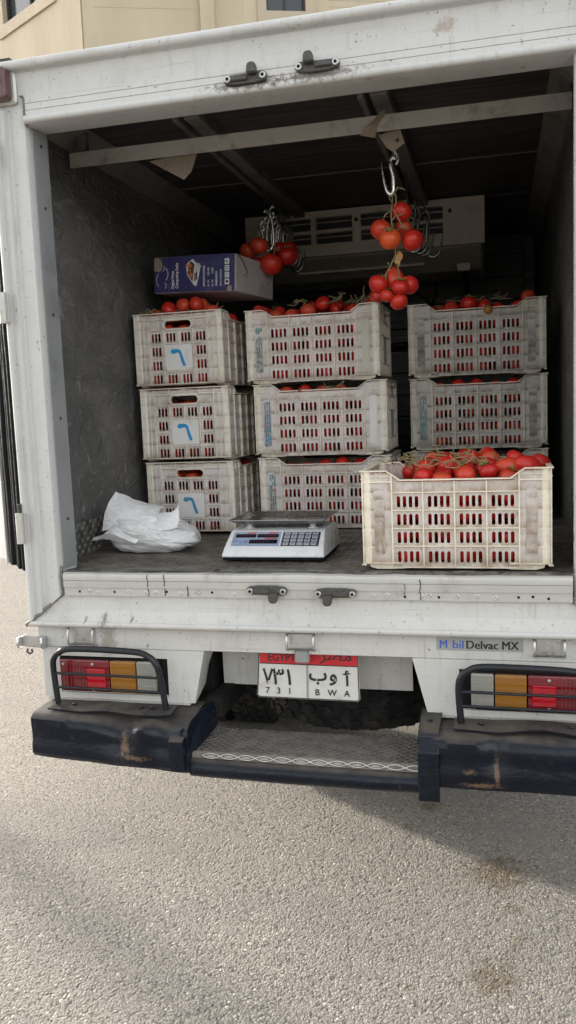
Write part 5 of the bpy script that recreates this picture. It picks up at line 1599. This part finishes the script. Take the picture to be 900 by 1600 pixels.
tag(bh.build('meat_hook', 'steel_hook', smooth=60), 'large pointed steel hook holding the two big tomato bunches', 'hook')
for k, (x, y) in enumerate(((0.235, 1.30), (0.255, 1.35), (0.27, 1.40), (0.305, 1.48))):
    hook((x, y, 2.43), PI + 0.15, 1.3, '%s steel hook from the front hanging behind the upper tomato bunch' % ORD[k], 'hooks behind the upper bunch', mat='steel_shaded')
    tag(MB().tube([(x + 0.004, y, 2.47), (0.222, y, 2.62)], 0.0032, 6).build('hanger_link', 'dark_metal', smooth=60), 'thin link of the %s hook behind the upper tomato bunch' % ORD[k], 'link', 'links behind the upper bunch')


def bunch(label, base, toms, stems, leaf=None, mat='vine', r=0.003):
    t = thing('tomato_bunch', label, 'tomato bunch', base)
    B = Vector(base)
    for i, (x, y, z, rr, kind) in enumerate(toms):
        me = {'o': TM_OR, 'p': TM_PL[0], 'd': TM[2]}.get(kind, TM[i % 4 if i % 4 != 2 else 0])
        o = tomato(Vector((x, y, z)) - B, rr, None, None, rot=(rt.uniform(-0.6, 0.6), rt.uniform(-0.6, 0.6), rt.uniform(0, 6)), me=me, parent=t, rnd=rt, calyx=(i % 2 == 0))
    mb = MB()
    for pts in stems:
        sp_ = smooth_path([Vector(p) - B for p in pts], 4)
        mb.tube(sp_, r, 6)
    mb.build('stem', mat, t, smooth=60)
    if leaf:
        lf = MB()
        n = 9
        vs = []
        for k in range(n):
            tt = k / (n - 1)
            w = 0.013 * math.sin(PI * min(1, tt * 0.9 + 0.08)) + 0.001
            cx_ = 0.004 * math.sin(tt * 7); cy_ = 0.006 * math.sin(tt * 5)
            zz = -0.058 * tt
            vs += [Vector((cx_ - w, cy_ + 0.006 * math.sin(k * 2.1), zz)), Vector((cx_, cy_ - 0.007, zz - 0.002)), Vector((cx_ + w, cy_ + 0.005 * math.cos(k * 1.7), zz))]
        lf.add([p + Vector(leaf) - B for p in vs], [(i * 3 + q, i * 3 + q + 1, i * 3 + q + 4, i * 3 + q + 3) for i in range(n - 1) for q in (0, 1)])
        lf.build('dry_leaf', 'leaf_dry', t, smooth=60)
    return t
Y0 = 0.60
bunch('bunch of five tomatoes with one orange fruit, hanging from the big hook', (0.25, Y0, 2.37),
      [(0.278, Y0 - 0.005, 2.297, 0.040, 'r'), (0.203, Y0 - 0.01, 2.238, 0.039, 'r'), (0.240, Y0 - 0.05, 2.196, 0.041, 'o'), (0.318, Y0 - 0.02, 2.189, 0.039, 'r'), (0.282, Y0 + 0.03, 2.243, 0.036, 'd')],
      [[(0.245, Y0, 2.372), (0.248, Y0 - 0.01, 2.34), (0.244, Y0 - 0.03, 2.29), (0.246, Y0 - 0.03, 2.25), (0.252, Y0 - 0.02, 2.215), (0.253, Y0, 2.16), (0.249, Y0, 2.135)],
       [(0.250, Y0 - 0.02, 2.355), (0.272, Y0 - 0.02, 2.376), (0.295, Y0 - 0.02, 2.368)],
       [(0.246, Y0 - 0.02, 2.30), (0.225, Y0 - 0.02, 2.29), (0.212, Y0 - 0.01, 2.275)],
       [(0.246, Y0 - 0.03, 2.345), (0.262, Y0 - 0.04, 2.352), (0.264, Y0 - 0.045, 2.325), (0.258, Y0 - 0.045, 2.305)],
       [(0.252, Y0 - 0.04, 2.30), (0.268, Y0 - 0.046, 2.272), (0.286, Y0 - 0.046, 2.236), (0.305, Y0 - 0.04, 2.228)],
       [(0.268, Y0 - 0.046, 2.274), (0.285, Y0 - 0.045, 2.278), (0.292, Y0 - 0.045, 2.284)],
       [(0.286, Y0 - 0.046, 2.238), (0.268, Y0 - 0.05, 2.226)],
       [(0.246, Y0 - 0.03, 2.262), (0.262, Y0 - 0.04, 2.278), (0.268, Y0 - 0.046, 2.272)],
       [(0.238, Y0, 2.375), (0.236, Y0, 2.35), (0.244, Y0, 2.335)],
       [(0.268, Y0 - 0.01, 2.385), (0.258, Y0 - 0.02, 2.365), (0.246, Y0 - 0.02, 2.35)]],
      (0.264, Y0 - 0.005, 2.160), r=0.0026)
bunch('bunch of seven red tomatoes hanging lowest, under the orange fruit', (0.25, Y0, 2.135),
      [(0.189, Y0 - 0.02, 2.043, 0.036, 'r'), (0.185, Y0 + 0.01, 2.006, 0.033, 'd'), (0.222, Y0 - 0.04, 1.997, 0.027, 'r'), (0.247, Y0 + 0.01, 2.062, 0.034, 'p'), (0.272, Y0 - 0.045, 2.026, 0.035, 'r'), (0.301, Y0 - 0.01, 2.034, 0.037, 'r'), (0.265, Y0 - 0.03, 1.974, 0.034, 'r')],
      [[(0.249, Y0, 2.138), (0.240, Y0 - 0.01, 2.118), (0.228, Y0 - 0.01, 2.095), (0.218, Y0 - 0.02, 2.075), (0.196, Y0 - 0.02, 2.058)],
       [(0.249, Y0, 2.138), (0.258, Y0 - 0.005, 2.115), (0.263, Y0 - 0.01, 2.09), (0.266, Y0 - 0.02, 2.055)],
       [(0.228, Y0 - 0.01, 2.095), (0.245, Y0, 2.083), (0.252, Y0, 2.085)], [(0.218, Y0 - 0.02, 2.075), (0.218, Y0 - 0.025, 2.05)],
       [(0.228, Y0 - 0.01, 2.112), (0.226, Y0 - 0.01, 2.120)]], r=0.0026)
Y1 = 1.30
lb = bunch('bunch of six dark red tomatoes hanging beside the scale carton', (-0.43, Y1, 2.36),
      [(-0.484, Y1 - 0.04, 2.347, 0.041, 'r'), (-0.545, Y1, 2.333, 0.040, 'd'), (-0.488, Y1 - 0.01, 2.276, 0.036, 'd'), (-0.430, Y1 - 0.05, 2.262, 0.048, 'r'), (-0.367, Y1 - 0.01, 2.296, 0.044, 'd'), (-0.420, Y1 + 0.04, 2.34, 0.036, 'd'), (-0.372, Y1 + 0.05, 2.335, 0.036, 'd')],
      [[(-0.425, Y1, 2.365), (-0.42, Y1 - 0.02, 2.33), (-0.425, Y1 - 0.03, 2.30)], [(-0.42, Y1 - 0.02, 2.33), (-0.44, Y1 - 0.05, 2.318), (-0.452, Y1 - 0.05, 2.31)], [(-0.42, Y1 - 0.02, 2.33), (-0.40, Y1 - 0.03, 2.32)]])

lb.location = lb.location + Vector((0.056, -0.05, -0.004))
lb.scale = (1.06, 1.06, 1.06)

# ------------------------------------------------------------------ weighing scale
sc = thing('weighing_scale', 'white electronic price scale with steel pan and keypad on the load floor', 'scale', (-0.157, 0.20, ZF))
W2 = 0.186
prof = [(0.0, 0.018), (0.0, 0.028), (0.022, 0.052), (0.085, 0.096), (0.105, 0.104), (0.30, 0.104), (0.315, 0.09), (0.318, 0.03), (0.31, 0.018)]
body = MB().prism(prof, -W2, W2, 'X')
# flare the lower front and round the sides
for p in body.v:
    k = 1 - max(0, min(1, (p.z - 0.018) / 0.086)) * 0.075
    p.x *= k
b_ = body.build('body', 'scale_white', sc, bevel=0.010, seg=3)
MB().box(-W2 + 0.004, W2 - 0.004, 0.006, 0.308, 0.008, 0.0178).build('base', 'rubber', sc)
for sx_ in (-1, 1):
    for yy in (0.04, 0.27):
        MB().lathe([(0.012, 0), (0.014, 0.004), (0.012, 0.0085)], 12, T(sx_ * 0.14, yy, 0)).build('foot', 'rubber', sc)
# sloped control panel
sl_a = math.atan2(0.096 - 0.052, 0.085 - 0.022)
pmx = T(0, 0.022, 0.052) @ Rx(sl_a)          # local x across, y up the slope, z out of the panel
SLN = math.hypot(0.044, 0.063)
def pp(name, mat, x0, x1, v0, v1, z0=0.0008, z1=0.0022, par=None, bevel=0.0):
    return MB().box(x0, x1, v0 * SLN, v1 * SLN, z0, z1, pmx).build(name, mat, par or sc, bevel=bevel)
dp = pp('display_panel', 'scale_panel', -0.158, 0.018, 0.06, 0.97)
pp('display_window', 'scale_window', -0.148, -0.073, 0.60, 0.82, 0.0024, 0.0034, dp)
pp('display_window', 'scale_window', -0.068, 0.010, 0.60, 0.82, 0.0024, 0.0034, dp)
pp('display_window', 'scale_window', -0.093, 0.010, 0.20, 0.45, 0.0024, 0.0034, dp)
for x0, x1, v0, v1 in ((-0.105, -0.075, 0.86, 0.94), (-0.03, 0.005, 0.86, 0.94), (-0.04, 0.005, 0.49, 0.57)):
    pp('caption', 'scale_red', x0, x1, v0, v1, 0.0024, 0.0032, dp)
lg = MB()
for k in range(5):
    lg.tube([pmx @ Vector((-0.148 + 0.006 * k + 0.011 * math.cos(PI * q / 6), (0.30 + 0.08 * math.sin(PI * q / 6)) * SLN, 0.0026)) for q in range(7)] if k == 1 else [pmx @ Vector((-0.124 + 0.006 * k, v * SLN, 0.0026)) for v in (0.24, 0.38)], 0.0011, 4)
lg.build('emblem', 'ink_blue', dp)
for xa, v, n_ in ((-0.143, 0.71, 6), (-0.062, 0.71, 6), (-0.086, 0.325, 6)):
    for k in range(n_):
        x = xa + k * 0.0115
        m2 = pmx @ T(x, v * SLN, 0.0038)
        sg = MB()
        for (a, b, w, h) in ((0, 0.0042, 0.005, 0.001), (0, 0, 0.005, 0.001), (0, -0.0042, 0.005, 0.001), (-0.0026, 0.0021, 0.001, 0.0036), (0.0026, 0.0021, 0.001, 0.0036), (-0.0026, -0.0021, 0.001, 0.0036), (0.0026, -0.0021, 0.001, 0.0036)):
            sg.box(a - w / 2, a + w / 2, b - h / 2, b + h / 2, 0, 0.0004, m2)
        sg.build('digit', 'seven_segment', dp)
kp_ = pp('keypad', 'key_dark', 0.026, 0.160, 0.06, 0.97)
KM = MB().box(-0.0105, 0.0105, -0.0070, 0.0070, 0.0, 0.0042).mesh('key', 'key_grey', bevel=0.0016)
keys = [('7', '8', '9', 'M1', 'M2'), ('4', '5', '6', 'M3', 'M4'), ('1', '2', '3', 'M5', 'M6'), ('0', 'C', '.', 'T', 'Z')]
KC = {}
for r_ in range(4):
    for c_ in range(5):
        x, v = 0.0425 + c_ * 0.0252, 0.855 - r_ * 0.232
        ko = link('key', KM, kp_)
        ko.matrix_local = pmx @ T(x, v * SLN, 0.0026)
        mk = xf(text_mb(keys[r_][c_], 0.0085, 'CENTER', 0.0002, 0.0002), Rx(-PI / 2))
        mk.v = [Vector((p.x, p.y - 0.003, 0.0046 + abs(p.z) * 0.2)) for p in mk.v]
        mk.build('legend', 'key_dark', ko, weld=False)
pp('panel_divider', 'scale_white', 0.0195, 0.0245, 0.0, 1.0, 0.0008, 0.005)
# posts and tray
for sx_ in (-0.115, 0.12):
    for yy in (0.135, 0.27):
        MB().lathe([(0.018, 0), (0.018, 0.003), (0.011, 0.005), (0.010, 0.018)], 16, T(sx_, yy, 0.1045)).build('post', 'scale_white', sc, smooth=40)
MB().lathe([(0.016, 0), (0.016, 0.003)], 16, T(0.0, 0.15, 0.1045)).build('level', 'scale_grey', sc)
pan = MB()
def rr(hx, hy, r, k=5):
    out = []
    for cx_, cy_, a0 in ((hx - r, hy - r, 0), (-hx + r, hy - r, 90), (-hx + r, -hy + r, 180), (hx - r, -hy + r, 270)):
        out += [(cx_ + r * math.cos(rad(a0 + 90 * q / k)), cy_ + r * math.sin(rad(a0 + 90 * q / k))) for q in range(k + 1)]
    return out
rings = [(0.146, 0.100, 0.012, 0.0), (0.152, 0.106, 0.014, 0.001), (0.176, 0.128, 0.012, 0.016), (0.179, 0.131, 0.012, 0.0165), (0.180, 0.132, 0.012, 0.0145), (0.177, 0.129, 0.012, 0.0135), (0.153, 0.107, 0.014, -0.0015), (0.146, 0.100, 0.012, -0.0018)]
vs, fs = [], []
for hx, hy, r, z in rings:
    vs += [(x, y + 0.205, 0.124 + z) for x, y in rr(hx, hy, r)]
n = len(rr(1, 1, 0.1))
for i in range(len(rings) - 1):
    fs += [(i * n + k, i * n + (k + 1) % n, (i + 1) * n + (k + 1) % n, (i + 1) * n + k) for k in range(n)]
fs += [list(range(n)), list(range((len(rings) - 1) * n, len(rings) * n))[::-1]]
po = pan.add(vs, fs).build('weighing_pan', 'pan_steel', sc, smooth=35)
wd = 'ELMANAR'
for k, ch in enumerate(wd):
    u = (k - 3) / 3
    mb = text_mb(ch, 0.026, 'CENTER', 0.0006, 0.0002)
    mb.v = [Vector((p.x, p.z, 0.0)) + Vector((0, 0, 0.0004 if p.y < 0 else 0.0)) for p in mb.v]
    xf(mb, T(0.004 + u * 0.072, 0.205 - 0.012 - 0.022 * u * u, 0.1245) @ Rz(-0.5 * u)).build('lettering', 'print_white', po, weld=False)

# ------------------------------------------------------------------ carton of the scale
bxw, bxd, bxh = 0.398, 0.40, 0.155
ct = thing('carton', 'dark blue carton printed with a weighing scale, lying on the left stack', 'box', (-0.664, 0.955, 2.120), 0.0)
ct.rotation_euler = (0, rad(3.2), rad(-9))
MB().box(-bxw / 2, bxw / 2, 0.0, bxd, 0.0, bxh).build('side_panel', 'box_white', ct, bevel=0.004)
fp = MB().prism([(-bxw / 2 + 0.002, 0.003), (bxw / 2 - 0.002, 0.001), (bxw / 2 - 0.001, bxh - 0.001), (0.0, bxh + 0.0005), (-bxw / 2 + 0.003, bxh - 0.003)], -0.002, -0.0004, 'Y')
fpo = fp.build('printed_front', 'box_blue', ct)
def cp(name, mat, mb): return xf(mb, T(-bxw / 2, -0.0022, 0)).build(name, mat, fpo, weld=False)
cp('torn_patch', 'box_torn', MB().prism([(0.002, 0.096), (0.03, 0.092), (0.042, 0.103), (0.045, 0.125), (0.037, 0.142), (0.025, 0.149), (0.003, 0.150)], -0.0006, 0.0, 'Y'))
cp('torn_patch', 'box_torn', MB().prism([(0.36, 0.0), (0.384, 0.002), (0.383, 0.02), (0.372, 0.026), (0.362, 0.016)], -0.0006, 0.0, 'Y'))
sw = MB()
sw.tube([(0.056 + 0.006 * math.sin(k * 0.55), -0.0004, 0.02 + k * 0.0042) for k in range(7)], 0.0016, 4)
sw.tube([(0.062 + 0.010 * math.sin(PI * k / 8), -0.0004, 0.055 + k * 0.0065) for k in range(9)], 0.0018, 4)
sw.tube([(0.046 + 0.008 * math.sin(PI * k / 8), -0.0004, 0.092 + k * 0.004) for k in range(7)], 0.0012, 4)
sw.tube([(0.014 + 0.010 * ((k - 4) / 4) ** 2, -0.0004, 0.028 + k * 0.0072) for k in range(9)], 0.0011, 4)
cp('emblem', 'print_white', sw)
def vtext(s, size, x, z, bold=0.0003, sx=1.0):
    mb = xf(text_mb(s, size, 'LEFT', bold, 0.0003, sx), T(x, -0.0004, z) @ Ry(-PI / 2))
    cp('lettering', 'print_white', mb)
vtext('Digital Price', 0.0185, 0.101, 0.018, 0.0006, 0.82)
vtext('Computing Scale', 0.0185, 0.122, 0.018, 0.0006, 0.86)
vtext('ESPECIFICACIONES', 0.0125, 0.254, 0.022, 0.0003, 0.82)
vtext('G. W.', 0.0115, 0.275, 0.022); vtext('3.5 KG', 0.0115, 0.275, 0.068)
vtext('N. W.', 0.0115, 0.295, 0.022); vtext('3 KG', 0.0115, 0.295, 0.074)
vtext('DIMENSION', 0.0125, 0.314, 0.022, 0.0003, 0.92)
vtext('38.5x13.5x36.5cm', 0.0105, 0.334, 0.022, 0.0002, 0.9)
# small picture of the scale on the carton
cp('print', 'print_white', MB().prism([(0.162, 0.112), (0.172, 0.126), (0.196, 0.140), (0.206, 0.128), (0.235, 0.112), (0.222, 0.058), (0.212, 0.024), (0.200, 0.030), (0.184, 0.050), (0.168, 0.074)], -0.0006, 0.0, 'Y'))
cp('print', 'print_brown', MB().prism([(0.174, 0.118), (0.186, 0.132), (0.204, 0.118), (0.198, 0.072), (0.194, 0.044), (0.182, 0.06), (0.170, 0.08)], -0.0011, -0.0007, 'Y'))
for x, z, r in ((0.182, 0.112, 0.0095), (0.186, 0.072, 0.011), (0.180, 0.092, 0.006), (0.166, 0.113, 0.006)):
    cp('print', 'print_orange', MB().prism([(x + r * math.cos(2 * PI * k / 10), z + r * math.sin(2 * PI * k / 10)) for k in range(10)], -0.0015, -0.0012, 'Y'))
kk = MB()
for a in range(5):
    for b in range(4):
        x, z = 0.207 + b * 0.0062 + a * 0.0008, 0.088 + a * 0.0075
        kk.box(x, x + 0.004, -0.0011, -0.0007, z, z + 0.004)
cp('print', 'sticker_grey', kk)
for x, z in ((0.203, 0.046), (0.211, 0.052)):
    cp('print', 'ink_black', MB().box(x, x + 0.006, -0.0011, -0.0007, z, z + 0.034))
for k in range(4):
    z = 0.028 + k * 0.028
    ic = cp('pictogram', 'print_white', MB().box(0.350, 0.371, -0.0006, 0.0, z, z + 0.023))
    q = MB()
    if k == 0: q.prism([(0.3605 + 0.007 * math.cos(2 * PI * i / 10), z + 0.0115 + 0.007 * math.sin(2 * PI * i / 10)) for i in range(10)], -0.0011, -0.0007, 'Y')
    elif k == 1: q.tube([(0.3605 + 0.006 * math.cos(5.2 * i / 8), -0.0009, z + 0.0115 + 0.007 * math.sin(5.2 * i / 8)) for i in range(9)], 0.0012, 4)
    elif k == 2:
        for d in (0.006, 0.014): q.box(0.353, 0.368, -0.0011, -0.0007, z + d, z + d + 0.003)
    else: q.prism([(0.352, z + 0.011), (0.362, z + 0.004), (0.362, z + 0.018)], -0.0011, -0.0007, 'Y')
    xf(q, T(-bxw / 2, -0.0022, 0)).build('symbol', 'box_blue', ic, weld=False)
# creases on the white side
cr = MB()
rc = random.Random(3)
for k in range(7):
    y, z = rc.uniform(0.04, 0.33), rc.uniform(0.02, 0.13)
    pts = [(bxw / 2 + 0.0006, y, z)]
    for q in range(4):
        y += rc.uniform(-0.03, 0.035); z += rc.uniform(-0.02, 0.02)
        pts.append((bxw / 2 + 0.0006, min(max(y, 0.01), 0.355), min(max(z, 0.008), 0.147)))
    cr.tube(pts, 0.0019, 4)
cr.build('creases', 'box_torn', ct, kind='stuff')
MB().prism([(0.02, bxh - 0.002), (0.07, bxh - 0.03), (0.12, bxh - 0.075), (0.125, bxh - 0.06), (0.08, bxh - 0.02), (0.035, bxh)], bxw / 2 + 0.0004, bxw / 2 + 0.0018, 'X').build('tape', 'tape', ct)

# ------------------------------------------------------------------ crumpled carrier bag
bag = thing('plastic_bag', 'crumpled white plastic bag lying in the left corner of the load floor', 'bag', (-0.715, 0.47, ZF))
nu, nv = 128, 64
vs, fs = [], []
def spow(v, p): return math.copysign(abs(v) ** p, v)
for j in range(nv + 1):
    th = -PI / 2 + PI * j / nv
    for i in range(nu):
        ph = 2 * PI * i / nu
        cx_, sx_ = spow(math.cos(ph), 0.75), spow(math.sin(ph), 0.75)
        ct_, st2 = spow(math.cos(th), 0.62), math.sin(th)
        x, y = 0.160 * cx_ * ct_, 0.120 * sx_ * ct_
        up_ = max(0, st2)
        top = 0.084 + 0.030 * math.exp(-((x + 0.10) / 0.07) ** 2) - 0.030 * max(0, x) / 0.178
        z = 0.050 + (top * up_ ** 0.8 if st2 > 0 else 0.05 * st2)
        x += 0.022 * math.exp(-((z - 0.045) / 0.03) ** 2) * (cx_ > 0) * ct_
        p = Vector((x, y, z))
        n_ = Vector((cx_ * ct_, sx_ * ct_, st2 + 0.001)).normalized()
        d = 0
        for f_, a_ in ((5, 0.018), (10, 0.012), (21, 0.007), (43, 0.0035), (80, 0.0015)):
            q = noise.noise(Vector((p.x * f_ * 0.55 + 3 * f_, p.y * f_ * 0.7, p.z * f_ * 1.9 + p.x * f_ * 0.35)))
            d += a_ * (0.75 - 2.2 * abs(q))
        p += n_ * d * (0.35 + 0.65 * min(1, p.z / 0.05))
        p.z = max(p.z, 0.0025)
        vs.append(p)
for j in range(nv):
    for i in range(nu):
        a, b2 = j * nu + i, j * nu + (i + 1) % nu
        fs.append((a, b2, b2 + nu, a + nu))
MB().add(vs, fs).build('film', 'bag_film', bag, smooth=35)
def bag_flap(rows, name='flap'):
    """loose folded edge: rows of points, gently rumpled"""
    n = len(rows[0])
    v_ = []
    for r_, row in enumerate(rows):
        P_ = smooth_path(row, 4)
        for p in P_: v_.append(p + Vector((noise.noise(p * 40), noise.noise(p * 40 + Vector((7, 0, 0))), noise.noise(p * 40 + Vector((0, 7, 0))))) * 0.005)
        m_ = len(P_)
    f_ = [(r_ * m_ + k, r_ * m_ + k + 1, r_ * m_ + m_ + k + 1, r_ * m_ + m_ + k) for r_ in range(len(rows) - 1) for k in range(m_ - 1)]
    MB().add(v_, f_).build(name, 'bag_film', bag, smooth=30)
bag_flap([[(-0.165, -0.10, 0.09), (-0.10, -0.115, 0.10), (-0.02, -0.12, 0.10), (0.06, -0.12, 0.085)], [(-0.155, -0.09, 0.16), (-0.10, -0.09, 0.165), (-0.02, -0.09, 0.15), (0.06, -0.085, 0.14)], [(-0.150, -0.06, 0.20), (-0.10, -0.05, 0.195), (-0.02, -0.04, 0.18), (0.05, -0.03, 0.165)], [(-0.135, -0.02, 0.236), (-0.115, 0.0, 0.222), (-0.03, 0.02, 0.185), (0.05, 0.03, 0.165)]])
bag_flap([[(0.02, -0.115, 0.085), (0.08, -0.12, 0.09), (0.14, -0.10, 0.10)], [(0.03, -0.10, 0.12), (0.09, -0.10, 0.125), (0.15, -0.085, 0.13)], [(0.06, -0.06, 0.15), (0.11, -0.06, 0.16), (0.14, -0.05, 0.185)]])
bag_flap([[(-0.19, -0.10, 0.055), (-0.15, -0.115, 0.06), (-0.09, -0.125, 0.05), (-0.02, -0.13, 0.035)], [(-0.16, -0.12, 0.075), (-0.12, -0.135, 0.085), (-0.07, -0.142, 0.07), (-0.01, -0.142, 0.045)], [(-0.10, -0.115, 0.12), (-0.085, -0.13, 0.115), (-0.06, -0.135, 0.09), (0.0, -0.135, 0.06)]])
bag_flap([[(-0.215, -0.10, 0.05), (-0.18, -0.105, 0.058)], [(-0.20, -0.105, 0.066), (-0.165, -0.11, 0.07)], [(-0.17, -0.10, 0.072), (-0.14, -0.11, 0.075)]], 'handle')
